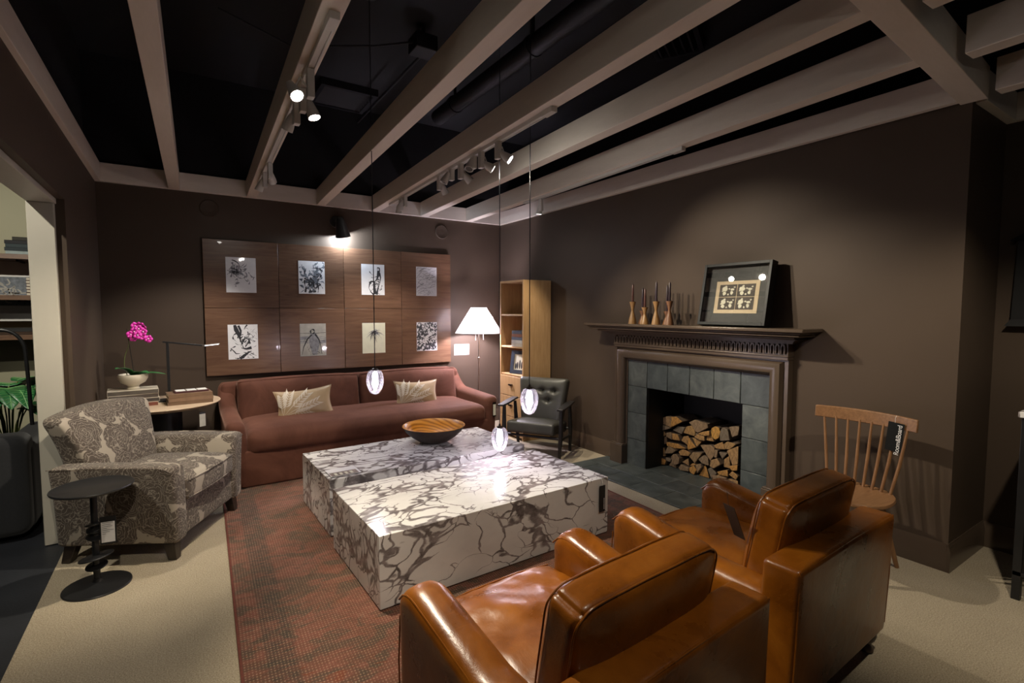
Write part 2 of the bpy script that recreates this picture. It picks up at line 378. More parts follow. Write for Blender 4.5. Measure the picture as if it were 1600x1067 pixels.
# ------------------------------------------------------------------ mesh helpers
class B:
    def __init__(s): s.v, s.f, s.m = [], [], []
    def add(s, vs, fs, mi=0, X=None):
        o = len(s.v)
        s.v += [tuple(X @ Vector(p)) if X is not None else tuple(p) for p in vs]
        s.f += [tuple(i + o for i in f) for f in fs]
        s.m += [mi] * len(fs)
        return s
    def box(s, lo, hi, mi=0, X=None):
        x0, y0, z0 = lo; x1, y1, z1 = hi
        vs = [(x0, y0, z0), (x1, y0, z0), (x1, y1, z0), (x0, y1, z0), (x0, y0, z1), (x1, y0, z1), (x1, y1, z1), (x0, y1, z1)]
        return s.add(vs, [(0, 3, 2, 1), (4, 5, 6, 7), (0, 1, 5, 4), (1, 2, 6, 5), (2, 3, 7, 6), (3, 0, 4, 7)], mi, X)
    def prism(s, pts, a0, a1, axis='z', mi=0, mi_end=None, X=None):
        """polygon extruded along an axis; pts are the other two coordinates in cyclic order"""
        def mk(p, a): return {'z': (p[0], p[1], a), 'x': (a, p[0], p[1]), 'y': (p[1], a, p[0])}[axis]
        n = len(pts); A = sum(pts[i][0] * pts[(i + 1) % n][1] - pts[(i + 1) % n][0] * pts[i][1] for i in range(n))
        if A < 0: pts = pts[::-1]
        vs = [mk(p, a0) for p in pts] + [mk(p, a1) for p in pts]
        e = mi if mi_end is None else mi_end
        s.add(vs, [(i, (i + 1) % n, n + (i + 1) % n, n + i) for i in range(n)], mi, X)
        o = len(s.v) - 2 * n
        s.f += [tuple(o + i for i in range(n - 1, -1, -1)), tuple(o + n + i for i in range(n))]; s.m += [e, e]
        return s
    def tube(s, pts, r, seg=10, mi=0, closed=False, X=None, flat=None):
        pts = [Vector(p) for p in pts]; n = len(pts)
        rr = r if isinstance(r, (list, tuple)) else [r] * n
        vs, fs = [], []
        nrm = None
        for i, p in enumerate(pts):
            if closed: t = pts[(i + 1) % n] - pts[i - 1]
            else: t = pts[min(i + 1, n - 1)] - pts[max(i - 1, 0)]
            t.normalize()
            if nrm is None:
                nrm = t.orthogonal().normalized() if abs(t.z) > 0.9 or flat is None else Vector(flat)
            nrm = (nrm - t * nrm.dot(t)).normalized()
            bi = t.cross(nrm)
            for k in range(seg):
                a = 2 * PI * k / seg
                vs.append(tuple(p + (nrm * math.cos(a) + bi * math.sin(a)) * rr[i]))
        m_ = n if closed else n - 1
        for i in range(m_):
            j = (i + 1) % n
            for k in range(seg):
                fs.append((i * seg + k, i * seg + (k + 1) % seg, j * seg + (k + 1) % seg, j * seg + k))
        if not closed:
            fs.append(tuple(range(seg - 1, -1, -1))); fs.append(tuple((n - 1) * seg + k for k in range(seg)))
        return s.add(vs, fs, mi, X)
    def lathe(s, prof, seg=32, c=(0, 0, 0), mi=0, X=None, cap=True):
        vs, fs = [], []; n = len(prof)
        for r, z in prof:
            for k in range(seg):
                a = 2 * PI * k / seg
                vs.append((c[0] + r * math.cos(a), c[1] + r * math.sin(a), c[2] + z))
        for i in range(n - 1):
            for k in range(seg):
                fs.append((i * seg + k, i * seg + (k + 1) % seg, (i + 1) * seg + (k + 1) % seg, (i + 1) * seg + k))
        if cap and prof[0][0] > 1e-5: fs.append(tuple(range(seg - 1, -1, -1)))
        if cap and prof[-1][0] > 1e-5: fs.append(tuple((n - 1) * seg + k for k in range(seg)))
        return s.add(vs, fs, mi, X)
    def rbox(s, c, h, r, n=(6, 6, 6), fn=None, mi=0, X=None):
        """rounded box, half sizes h, corner radius r, subdivided so fn can shape it"""
        r = min(r, *h)
        def ax(hh, k):
            inner = hh - r
            a = [-hh, -hh + 0.3 * r, -hh + 0.65 * r]
            return a + [-inner + 2 * inner * i / k for i in range(k + 1)] + [-q for q in a[::-1]]
        A = [sorted(set(round(q, 6) for q in ax(h[i], n[i]))) for i in range(3)]
        idx, vs, fs = {}, [], []
        def vid(p):
            k = tuple(round(q, 5) for q in p)
            if k not in idx:
                pi = [max(-(h[i] - r), min(h[i] - r, p[i])) for i in range(3)]
                d = Vector([p[i] - pi[i] for i in range(3)])
                if d.length > 1e-9: d = d.normalized() * r
                q = [pi[i] + d[i] for i in range(3)]
                if fn: q = fn(*q)
                idx[k] = len(vs); vs.append((c[0] + q[0], c[1] + q[1], c[2] + q[2]))
            return idx[k]
        for a in range(3):
            b_, c_ = (a + 1) % 3, (a + 2) % 3
            for sg in (-1, 1):
                for i in range(len(A[b_]) - 1):
                    for j in range(len(A[c_]) - 1):
                        q = []
                        for (u, v_) in ((i, j), (i + 1, j), (i + 1, j + 1), (i, j + 1)):
                            p = [0, 0, 0]; p[a] = sg * h[a]; p[b_] = A[b_][u]; p[c_] = A[c_][v_]
                            q.append(vid(p))
                        fs.append(tuple(q if sg > 0 else q[::-1]))
        return s.add(vs, fs, mi, X)
    def ribbon(s, pts, w, y=0.0, mi=0, z0=None):
        """flat stroke in the local xz plane facing -y; z0(x,z) may give a y for each point"""
        n = len(pts)
        ww = w if isinstance(w, (list, tuple)) else [w] * n
        vs, fs = [], []
        for i, p in enumerate(pts):
            a = pts[max(i - 1, 0)]; c = pts[min(i + 1, n - 1)]
            tx, tz = c[0] - a[0], c[1] - a[1]; L = math.hypot(tx, tz) or 1
            nx, nz = -tz / L, tx / L
            for sg in (-1, 1):
                x, z = p[0] + nx * sg * ww[i] / 2, p[1] + nz * sg * ww[i] / 2
                vs.append((x, (z0(x, z) if z0 else y), z))
        for i in range(n - 1): fs.append((2 * i, 2 * i + 1, 2 * i + 3, 2 * i + 2))
        return s.add(vs, fs, mi)

def obj(name, b, mat, parent=None, bevel=0.0, bseg=2, angle=40, sub=0):
    me = bpy.data.meshes.new(name)
    me.from_pydata(b.v, [], b.f)
    mats = mat if isinstance(mat, (list, tuple)) else [mat]
    for m_ in mats: me.materials.append(M[m_] if isinstance(m_, str) else m_)
    if len(mats) > 1: me.polygons.foreach_set('material_index', b.m)
    me.polygons.foreach_set('use_smooth', [True] * len(me.polygons))
    me.validate(); me.update()
    try: me.set_sharp_from_angle(angle=R(angle))
    except Exception: pass
    o = bpy.data.objects.new(name, me); COL.objects.link(o)
    if parent is not None: o.parent = parent
    if bevel > 0:
        md = o.modifiers.new('edge', 'BEVEL'); md.width = bevel; md.segments = bseg; md.limit_method = 'ANGLE'; md.angle_limit = R(35)
    if sub:
        md = o.modifiers.new('smooth', 'SUBSURF'); md.levels = sub; md.render_levels = sub
    return o
def tag(o, label, cat, group=None):
    o['label'] = label; o['category'] = cat
    if group: o['group'] = group
    return o
def thing(name, label, cat, loc=(0, 0, 0), rotz=0.0, group=None):
    o = bpy.data.objects.new(name, None); COL.objects.link(o)
    o.location = loc; o.rotation_euler = (0, 0, rotz); o.empty_display_size = 0.1
    return tag(o, label, cat, group)
def struct(name, b, mat, label=None, parent=None, **k):
    o = obj(name, b, mat, parent, **k)
    if parent is None:
        o['kind'] = 'structure'
        if label: o['label'] = label
    return o
def copy_tree(o, parent=None):
    c = o.copy(); COL.objects.link(c); c.parent = parent
    for ch in list(o.children): copy_tree(ch, c)
    return c
def aim(frm, to):
    d = (Vector(to) - Vector(frm)).normalized()
    return d.to_track_quat('-Z', 'Y')
def spot(name, loc, to, power, angle, blend=0.6, col=NEUT, size=0.03, parent=None):
    d = bpy.data.lights.new(name, 'SPOT'); d.energy = power; d.spot_size = R(angle); d.spot_blend = blend; d.color = col; d.shadow_soft_size = size
    o = bpy.data.objects.new(name, d); COL.objects.link(o)
    q = aim(loc, to)
    o.rotation_mode = 'QUATERNION'; o.rotation_quaternion = q; o.location = loc
    if parent is not None:
        o.parent = parent; o.matrix_parent_inverse = Matrix.Translation(-Vector(parent.location))
    return o
def point(name, loc, power, col=NEUT, size=0.03, parent=None):
    d = bpy.data.lights.new(name, 'POINT'); d.energy = power; d.color = col; d.shadow_soft_size = size
    o = bpy.data.objects.new(name, d); COL.objects.link(o); o.location = loc
    if parent is not None: o.parent = parent
    return o
def text(name, body, size, mat, parent, X, w=None):
    cu = bpy.data.curves.new(name, 'FONT'); cu.body = body; cu.size = size; cu.align_x = 'CENTER'; cu.align_y = 'CENTER'; cu.extrude = 0.0002
    if w: cu.space_character = w
    t = bpy.data.objects.new(name, cu); COL.objects.link(t)
    bpy.context.view_layer.update()
    me = bpy.data.meshes.new_from_object(t.evaluated_get(bpy.context.evaluated_depsgraph_get()))
    bpy.data.objects.remove(t); bpy.data.curves.remove(cu)
    me.name = name; me.transform(X)
    me.materials.clear(); me.materials.append(M[mat])
    o = bpy.data.objects.new(name, me); COL.objects.link(o); o.parent = parent
    return o
def smooth_path(p, n=6):
    p = [Vector(q) for q in p]; out = []
    for i in range(len(p) - 1):
        a, b_, c, d = p[max(i - 1, 0)], p[i], p[i + 1], p[min(i + 2, len(p) - 1)]
        for k in range(n):
            t_ = k / n
            out.append(0.5 * ((2 * b_) + (c - a) * t_ + (2 * a - 5 * b_ + 4 * c - d) * t_ ** 2 + (3 * b_ - a - 3 * c + d) * t_ ** 3))
    out.append(p[-1]); return out
def Tm(x, y, z): return Matrix.Translation((x, y, z))
def Rx(a): return Matrix.Rotation(a, 4, 'X')
def Ry(a): return Matrix.Rotation(a, 4, 'Y')
def Rz(a): return Matrix.Rotation(a, 4, 'Z')

# ================================================================== SETTING
HC, HB = 2.635, 2.80          # underside / top of the beam grid
XL, XR = -4.235, 0.0          # left wall face, fireplace wall face
YO = -4.85                    # outer corner of the chimney breast
XF = 0.61                     # recessed wall beyond the corner

struct('floor', B().box((-4.30, -8.0, -0.10), (2.2, 0.0, 0.0)), 'carpet', 'beige loop carpet of the showroom')
struct('floor_side', B().box((-9.5, -8.0, -0.10), (-4.30, 1.6, -0.004)), 'darkfloor', 'dark floor of the next display')
struct('wall_back', B().box((XL, 0.0, 0.0), (0.61, 0.12, HB)), 'wall', 'dark brown wall behind the sofa')
OY0, OY1, OZ = -3.572, -2.612, 0.777   # fireplace opening
b = B()
b.box((0, OY1, 0), (XF, 0.0, HB)); b.box((0, YO, 0), (XF, OY0, HB)); b.box((0, OY0, OZ), (XF, OY1, HB))
struct('wall_right', b, 'wall', 'dark brown fireplace wall')
struct('wall_right_recess', B().box((XF, -8.0, 0), (XF + 0.12, YO, HB)), 'wall', 'recessed dark brown wall beyond the corner')
b = B()
b.box((-4.40, -1.55, 0), (XL, 0.0, HB)); b.box((-4.40, -4.7, 2.20), (XL, -1.55, HB)); b.box((-4.40, -8.0, 0), (XL, -4.7, HB))
b.box((-4.40, 0.0, 0), (XL, 1.6, HB))
struct('wall_left', b, 'wall', 'dark brown wall with the wide doorway')
b = B()
b.box((-4.412, -1.595, 0), (-4.282, -1.55, 2.165)); b.box((-4.412, -4.7, 2.165), (-4.275, -1.55, 2.20))
struct('trim_1', b, 'whitetrim', 'off-white lining of the doorway', bevel=0.004)
struct('wall_side', B().box((-9.5, 1.6, 0), (-4.40, 1.72, HB + 0.6)), 'cream', 'cream wall of the next display')
struct('ceiling', B().box((-9.5, -8.0, 3.75), (2.2, 1.72, 3.85)), 'ceil', 'black painted ceiling above the open beams')

b = B()
b.box((-4.40, 0.0, HB), (XF + 0.12, 0.12, 3.75)); b.box((XF, -8.0, HB), (XF + 0.12, 0.0, 3.75)); b.box((-4.40, -8.0, HB), (-4.30, 0.0, 3.75))
struct('wall_upper', b, 'ceil', 'black bulkhead above the brown walls')

def baseboard(name, p0, p1, nx, ny):
    """board with an ogee top standing off a wall; (nx, ny) points into the room"""
    b = B()
    prof = [(0, 0), (0.016, 0), (0.016, 0.125), (0.012, 0.132), (0.012, 0.142), (0.006, 0.152), (0.004, 0.165), (0, 0.165)]
    vs = []
    for (x, y) in (p0, p1):
        for d, z in prof: vs.append((x + nx * d, y + ny * d, z))
    n = len(prof)
    fs = [(i, (i + 1) % n, n + (i + 1) % n, n + i) for i in range(n)] + [tuple(range(n)), tuple(range(2 * n - 1, n - 1, -1))]
    b.add(vs, fs)
    return struct(name, b, 'trimbrown', 'brown baseboard')
baseboard('baseboard_back', (XL, 0), (0, 0), 0, -1)
baseboard('baseboard_right_1', (0, 0), (0, -2.21), -1, 0)
baseboard('baseboard_right_2', (0, -3.96), (0, YO), -1, 0)
baseboard('baseboard_return', (-0.016, YO), (XF, YO), 0, -1)
baseboard('baseboard_recess', (XF, YO), (XF, -8.0), -1, 0)
baseboard('baseboard_left', (XL, 0), (XL, -1.55), 1, 0)

# open beam grid
grid = bpy.data.objects.new('trim_2', None); COL.objects.link(grid)
grid['kind'] = 'structure'; grid['label'] = 'open grid of off-white painted ceiling beams'
def beam(x0, y0, x1, y1, w_, z0=HC, z1=HB, name='beam'):
    d = Vector((x1 - x0, y1 - y0)); L = d.length; a = math.atan2(d.y, d.x)
    o = obj(name, B().box((-w_ / 2, 0, 0), (w_ / 2, L, z1 - z0)), 'beam', grid, bevel=0.003)
    o.location = (x0, y0, z0); o.rotation_euler = (0, 0, a - PI / 2)
    return o
bx = [(-3.652, 0.022), (-3.000, 0.034), (-2.325, 0.045), (-1.725, 0.045), (-1.125, 0.055), (-0.500, 0.055)]
YC = -4.93
for x0, k in bx:
    beam(x0, -0.045, x0 + k * YC, -4.855 + 0.0694 * (x0 + k * YC) + 0.02, 0.092)
beam(XL - 0.02, -0.02, 0.0, -0.02, 0.04, name='ledger')
beam(-0.02, -0.045, -0.055, YC + 0.1, 0.045, name='ledger')
beam(XL + 0.02, -0.045, XL - 0.02, -8.0, 0.045, name='ledger')
beam(0.0, -4.855, -4.25, -5.15, 0.115, HC - 0.002, name='cross_beam')
beam(0.045, -4.875, XF, -4.875, 0.05, name='ledger')
beam(XF - 0.02, -4.90, XF - 0.02, -8.0, 0.045, name='ledger')
for x0 in (-3.70, -3.10, -2.50, -1.90, -1.28, -0.66, -0.05):
    beam(x0, -4.96 + 0.07 * x0, x0 - 0.12, -8.0, 0.092)

# dark services above the beams
t = thing('ceiling_duct', 'long round black duct running above the beams', 'duct')
obj('pipe', B().tube([(-1.33, -0.9, 3.5), (-1.34, -5.5, 3.5)], 0.075, 16), 'duct', t)
for y in (-1.3, -2.6, -3.9):
    obj('strap', B().tube([(-1.335, y - 0.02, 3.5), (-1.335, y + 0.02, 3.5)], 0.083, 16).box((-1.345, y - 0.01, 3.57), (-1.325, y + 0.01, 3.75)), 'duct', t)
t = thing('ceiling_vent', 'square black air vent above the sofa wall', 'vent', (-2.15, -0.35, 3.70))
obj('frame', B().box((-0.28, -0.28, -0.02), (0.28, -0.24, 0.05)).box((-0.28, 0.24, -0.02), (0.28, 0.28, 0.05)).box((-0.28, -0.24, -0.02), (-0.24, 0.24, 0.05)).box((0.24, -0.24, -0.02), (0.28, 0.24, 0.05)), 'duct', t)
for i in range(6):
    obj('slat', B().box((-0.24, -0.012, -0.03), (0.24, 0.012, 0.03), X=Tm(0, -0.2 + i * 0.08, 0.01) @ Rx(0.6)), 'duct', t)
t = thing('ceiling_vent', 'black air vent with ribs above the fireplace', 'vent', (-0.30, -3.05, 3.70), 0.5)
obj('frame', B().box((-0.38, -0.20, -0.02), (0.38, -0.16, 0.05)).box((-0.38, 0.16, -0.02), (0.38, 0.20, 0.05)).box((-0.38, -0.16, -0.02), (-0.34, 0.16, 0.05)).box((0.34, -0.16, -0.02), (0.38, 0.16, 0.05)), 'duct', t)
for i in range(5):
    obj('slat', B().box((-0.34, -0.012, -0.03), (0.34, 0.012, 0.03), X=Tm(0, -0.13 + i * 0.065, 0.01) @ Rx(0.6)), 'duct', t)
t = thing('junction_box', 'black junction box with conduit under the ceiling', 'junction box', (-1.95, -1.95, 3.55))
obj('body', B().box((-0.09, -0.09, 0), (0.09, 0.09, 0.12)), 'duct', t, bevel=0.006)
obj('conduit', B().tube([(0, 0, 0.12), (0, 0, 0.2)], 0.02, 8).tube([(0.05, 0, 0.06), (0.05, 2.2, 0.06)], 0.012, 8).tube([(-0.09, 0, 0.06), (-0.3, 0.3, 0.1), (-0.9, 0.5, 0.02), (-1.4, 0.4, 0.1)], 0.008, 8), 'duct', t)

# ================================================================== FIREPLACE
fp = thing('fireplace', 'brown moulded fireplace with grey slate surround and wide mantel shelf', 'fireplace')
obj('firebox', B().box((0.0, OY1 - 0.004, 0), (0.52, OY1, OZ)).box((0.0, OY0, 0), (0.52, OY0 + 0.004, OZ)).box((0.515, OY0, 0), (0.52, OY1, OZ)).box((0, OY0, OZ - 0.004), (0.52, OY1, OZ)), 'firebox', fp)
TY0, TY1, TZ = -3.790, -2.378, 1.027        # slate field
cols = [TY1 + (TY0 - TY1) * i / 6 for i in range(7)]
rows = [0.0, 0.262, 0.520, 0.777, TZ]
def slate(lo, hi, parent, bev=0.003):
    c = [(lo[i] + hi[i]) / 2 for i in range(3)]
    o = obj('tile', B().box([lo[i] - c[i] for i in range(3)], [hi[i] - c[i] for i in range(3)]), 'slate', parent, bevel=bev, bseg=1)
    o.location = c
    return o
g = 0.0018
for ci in range(6):
    for ri in range(4):
        if 1 <= ci <= 4 and ri < 3: continue
        j = random.Random(ci * 7 + ri).uniform(-0.0012, 0.0012)
        ya, yb = cols[ci + 1], cols[ci]
        if ci == 0 and ri < 3: ya = OY1
        if ci == 5 and ri < 3: yb = OY0
        slate((-0.026 + j, ya + g, rows[ri] + g), (-0.001, yb - g, rows[ri + 1] - g), fp)
obj('grout', B().box((-0.018, OY1, 0), (0, TY1, TZ)).box((-0.018, TY0, 0), (0, OY0, TZ)).box((-0.018, OY0, OZ), (0, OY1, TZ)), 'firebox', fp)
# bolection frame: swept profile around the slate, mitred corners
prof = [(0.0, 0.0), (0.0, 0.030), (0.008, 0.034), (0.012, 0.050)]
for k in range(9):
    a = PI - k * (PI * 0.72) / 8
    prof.append((0.062 + 0.050 * math.cos(a), 0.052 + 0.040 * math.sin(a)))
prof += [(0.104, 0.055), (0.108, 0.048), (0.116, 0.048), (0.122, 0.060), (0.146, 0.060), (0.146, 0.0)]
def sweep(path, prof):
    """path: list of (y,z, ny,nz) inner points with outward mitre direction"""
    b = B(); n = len(prof); vs = []
    for (y, z, oy, oz) in path:
        for d, h in prof: vs.append((-h, y + oy * d, z + oz * d))
    fs = []
    for i in range(len(path) - 1):
        for k in range(n - 1): fs.append((i * n + k, i * n + k + 1, (i + 1) * n + k + 1, (i + 1) * n + k))
    return b.add(vs, fs)
obj('frame_moulding', sweep([(TY1, 0.20, 1, 0), (TY1, TZ, 1, 1), (TY0, TZ, -1, 1), (TY0, 0.20, -1, 0)], prof), 'trimbrown', fp)
for ya, yb in ((TY1 - 0.004, TY1 + 0.155), (TY0 - 0.155, TY0 + 0.004)):
    obj('plinth', B().box((-0.105, ya, 0.0), (0.0, yb, 0.195)).box((-0.098, ya + 0.004, 0.195), (0.0, yb - 0.004, 0.205)), 'trimbrown', fp, bevel=0.004)
FY0, FY1 = -3.940, -2.232
obj('frieze', B().box((-0.075, FY0, TZ + 0.12), (0, FY1, 1.30)).box((-0.083, FY0 - 0.004, 1.170), (0, FY1 + 0.004, 1.182)), 'trimbrown', fp, bevel=0.003)
ND = 44
step = (FY1 - FY0 - 0.03) / ND
# each dentil is a small upright arch with a recessed throat
def dentil_mesh():
    b = B(); w_ = step * 0.86
    pts = [(-w_ / 2, 0), (-w_ / 2, 0.055)]
    for k in range(6):
        a = PI - PI * k / 5
        pts.append((w_ / 2 * math.cos(a), 0.055 + w_ / 2 * math.sin(a)))
    pts += [(w_ / 2, 0.0), (w_ / 2 * 0.5, 0.0), (w_ / 2 * 0.5, 0.050), (0, 0.060), (-w_ / 2 * 0.5, 0.050), (-w_ / 2 * 0.5, 0.0)]
    b.prism(pts, -0.014, 0.0, 'x')
    return b
d0 = obj('dentil', dentil_mesh(), 'trimbrown', fp)
d0.location = (-0.075, FY0 + 0.015 + step / 2, 1.192)
for i in range(1, ND):
    d = d0.copy(); COL.objects.link(d); d.parent = fp; d.location = (-0.075, FY0 + 0.015 + step * (i + 0.5), 1.192)
def mantel_layer(name, x, ext, z0, z1, bev):
    return obj(name, B().box((-x, -4.13 + 0.26 - ext, z0), (0.0, -2.00 - 0.26 + ext, z1)), 'trimbrown', fp, bevel=bev)
mantel_layer('mantel_shelf', 0.265, 0.26, 1.352, 1.378, 0.006)
mantel_layer('mantel_edge_moulding', 0.245, 0.235, 1.338, 1.352, 0.005)
mantel_layer('mantel_edge_moulding', 0.232, 0.222, 1.320, 1.338, 0.007)
mantel_layer('mantel_cove', 0.180, 0.165, 1.300, 1.320, 0.008)
cv = []
for k in range(7):
    a = PI / 2 * k / 6
    cv.append((0.10 + 0.075 * (1 - math.cos(a)), 1.268 + 0.034 * math.sin(a)))
b = B()
for k in range(6):
    x = cv[k + 1][0]; e = x - 0.055
    b.box((-x, FY0 - e * 0.9, cv[k][1]), (0, FY1 + e * 0.9, cv[k + 1][1] + 0.0005))
obj('mantel_cove', b, 'trimbrown', fp)

hearth = thing('hearth', 'grey slate tile hearth set into the carpet before the fireplace', 'hearth')
for r_, (xa, xb, off) in enumerate(((-0.268, -0.022, 0.0), (-0.530, -0.268, 0.15))):
    y = -2.10 + off * 0; edges = [-2.10]
    yy = -2.10 - (0.30 if r_ == 0 else 0.16)
    while yy > -4.02: edges.append(yy); yy -= 0.30
    edges.append(-4.04)
    for i in range(len(edges) - 1):
        slate((xa + g, edges[i + 1] + g, 0.001), (xb - g, edges[i] - g, 0.012), hearth, 0.002)
for i in range(3):
    for k in range(2):
        ya = OY1 - 0.01 - i * 0.31; xa = -0.02 + k * 0.26
        slate((xa + g, max(ya - 0.31, OY0 + 0.005) + g, 0.0), (xa + 0.26 - g, ya - g, 0.010), hearth, 0.002)

# firewood: split faces looking into the room, logs lying front to back
# cut faces of the logs, (y, z) in metres
LOGS = [
 [(-2.514,0.389),(-2.633,0.400),(-2.707,0.388),(-2.583,0.329)], [(-2.514,0.393),(-2.566,0.448),(-2.654,0.491),(-2.723,0.484),(-2.703,0.392),(-2.638,0.405)], [(-2.723,0.483),(-2.705,0.496),(-2.776,0.509),(-2.847,0.478),(-2.734,0.408),(-2.706,0.394)], [(-2.704,0.365),(-2.770,0.415),(-2.849,0.420),(-2.816,0.347)],
 [(-2.837,0.366),(-2.866,0.430),(-2.925,0.453),(-2.968,0.400),(-2.961,0.359),(-2.893,0.363)], [(-2.899,0.476),(-2.965,0.514),(-3.095,0.503),(-3.104,0.466),(-3.001,0.400),(-2.972,0.408),(-2.933,0.454)], [(-3.001,0.393),(-3.049,0.420),(-3.124,0.446),(-3.129,0.405),(-3.076,0.390)], [(-2.969,0.358),(-3.002,0.389),(-3.074,0.387),(-3.080,0.346),(-3.027,0.342)],
 [(-3.082,0.389),(-3.129,0.403),(-3.158,0.353),(-3.084,0.348)], [(-3.125,0.425),(-3.131,0.468),(-3.166,0.492),(-3.204,0.486),(-3.217,0.444),(-3.207,0.398),(-3.173,0.373),(-3.138,0.386)], [(-3.224,0.453),(-3.249,0.502),(-3.297,0.494),(-3.325,0.403),(-3.230,0.379)], [(-3.300,0.512),(-3.394,0.540),(-3.388,0.460),(-3.332,0.428)],
 [(-2.506,0.317),(-2.549,0.338),(-2.584,0.291),(-2.523,0.228)], [(-2.587,0.303),(-2.616,0.343),(-2.645,0.304),(-2.603,0.280)], [(-2.640,0.325),(-2.709,0.347),(-2.719,0.274),(-2.650,0.290)], [(-2.711,0.340),(-2.781,0.340),(-2.809,0.287),(-2.724,0.279)],
 [(-2.807,0.286),(-2.834,0.332),(-2.890,0.348),(-2.881,0.259)], [(-2.887,0.267),(-2.903,0.340),(-2.972,0.272),(-2.984,0.266),(-2.897,0.219)], [(-2.928,0.342),(-3.032,0.328),(-2.988,0.269),(-2.972,0.276)], [(-2.575,0.266),(-2.641,0.288),(-2.652,0.222),(-2.582,0.195)],
 [(-2.651,0.241),(-2.783,0.251),(-2.880,0.229),(-2.758,0.201),(-2.657,0.206)], [(-2.520,0.138),(-2.620,0.180),(-2.640,0.139),(-2.641,0.097),(-2.527,0.069)], [(-2.638,0.131),(-2.685,0.210),(-2.776,0.190),(-2.732,0.150),(-2.649,0.129)], [(-2.785,0.177),(-2.837,0.216),(-2.919,0.195),(-2.899,0.161),(-2.804,0.143)],
 [(-2.724,0.118),(-2.750,0.150),(-2.786,0.155),(-2.817,0.126),(-2.814,0.073),(-2.779,0.053),(-2.739,0.054)], [(-2.920,0.166),(-2.957,0.215),(-3.055,0.234),(-2.984,0.117)], [(-3.029,0.296),(-3.132,0.319),(-3.171,0.304),(-3.173,0.235),(-3.136,0.177)], [(-3.147,0.316),(-3.238,0.370),(-3.266,0.305),(-3.179,0.295)],
 [(-3.264,0.359),(-3.297,0.387),(-3.380,0.385),(-3.321,0.322),(-3.277,0.318)], [(-3.210,0.275),(-3.294,0.285),(-3.250,0.220)], [(-3.295,0.309),(-3.399,0.370),(-3.404,0.219),(-3.353,0.192)], [(-3.016,0.165),(-3.071,0.214),(-3.111,0.206),(-3.128,0.133),(-3.057,0.136)],
 [(-2.823,0.087),(-2.891,0.137),(-2.906,0.068)], [(-2.552,0.025),(-2.594,0.074),(-2.665,0.058),(-2.652,0.009),(-2.582,0.002)], [(-2.680,0.007),(-2.711,0.062),(-2.766,0.046),(-2.763,-0.001)], [(-2.805,0.010),(-2.832,0.052),(-2.911,0.040),(-2.922,0.005),(-2.825,-0.009)],
 [(-2.923,0.047),(-2.968,0.091),(-3.007,0.059),(-2.979,0.004),(-2.937,0.016)], [(-2.997,0.112),(-3.049,0.134),(-3.062,0.105),(-3.016,0.036)], [(-3.012,0.001),(-3.074,0.119),(-3.119,0.003)], [(-3.103,0.095),(-3.138,0.122),(-3.197,0.082),(-3.144,0.017)],
 [(-3.151,0.192),(-3.212,0.224),(-3.251,0.179),(-3.184,0.126),(-3.141,0.137)], [(-3.257,0.222),(-3.300,0.259),(-3.322,0.154),(-3.255,0.153)], [(-3.204,0.101),(-3.304,0.145),(-3.315,0.086),(-3.224,0.079)], [(-3.145,0.013),(-3.209,0.075),(-3.299,0.075),(-3.314,0.043),(-3.218,0.029)],
 [(-3.320,0.108),(-3.355,0.149),(-3.407,0.120),(-3.393,0.079)], [(-3.315,0.071),(-3.400,0.078),(-3.410,0.028),(-3.308,0.018)], [(-2.650,0.092),(-2.715,0.093),(-2.711,0.060),(-2.656,0.058)], [(-3.145,0.012),(-3.218,0.026),(-3.300,0.032),(-3.309,-0.016),(-3.189,-0.031)],
 [(-3.321,0.184),(-3.404,0.215),(-3.406,0.166),(-3.355,0.152)], [(-2.910,0.069),(-2.943,0.107),(-2.993,0.112),(-2.968,0.093)], [(-3.179,0.292),(-3.210,0.292),(-3.204,0.222),(-3.177,0.222)], [(-2.919,0.376),(-2.985,0.396),(-2.993,0.384),(-2.961,0.357)]]
rnd = random.Random(4)
for i, pl in enumerate(LOGS):
    off = rnd.uniform(-0.02, 0.02)
    yz = pl
    cy, cz = sum(p[0] for p in yz) / len(yz), sum(p[1] for p in yz) / len(yz)
    zmin = min(p[1] for p in yz)
    if zmin < 0.012: cz += 0.012 - zmin
    loc = [((y - cy0) , (z - cz0)) for (y, z), cy0, cz0 in zip(yz, [cy] * 20, [sum(p[1] for p in yz) / len(yz)] * 20)]
    ymin = min(p[0] for p in yz)
    shift = max(0, OY0 + 0.008 - ymin)
    b = B().prism(loc, 0.0, 0.26 + rnd.uniform(-0.03, 0.02), 'x', 0, 1)
    o = obj('firewood_log', b, ['bark', 'logend'], None, bevel=0.004, bseg=1)
    o.location = (0.215 + off, cy + shift, cz)
    tag(o, 'split firewood log stacked in the open fireplace', 'log', 'firewood logs stacked in the fireplace')

# ------------------------------------------------------------------ on the mantel
def candlestick(y, x, h, mat, label):
    t = thing('candle_holder', label, 'candle holder', (x, y, 1.378), 0, 'turned wooden candle holders on the mantel')
    s = h / 0.145
    obj('stem', B().lathe([(0.038, 0), (0.037, 0.006), (0.031, 0.03 * s), (0.020, 0.062 * s), (0.0125, 0.085 * s), (0.012, 0.091 * s), (0.015, 0.104 * s), (0.028, h - 0.004), (0.028, h), (0.014, h)], 20), mat, t)
    obj('cup', B().lathe([(0.018, h), (0.018, h + 0.003), (0.0120, h + 0.003)], 20), 'bronze', t)
def candle(y, x, z, h, mat, label):
    t = thing('taper_candle', label, 'candle', (x, y, z), 0, 'dark taper candles on the mantel')
    obj('wax', B().lathe([(0.011, 0), (0.0105, h * 0.5), (0.0085, h - 0.012), (0.004, h)], 14), mat, t)
    obj('wick', B().tube([(0, 0, h - 0.001), (0.001, 0, h + 0.008)], 0.0012, 6), 'ink', t)
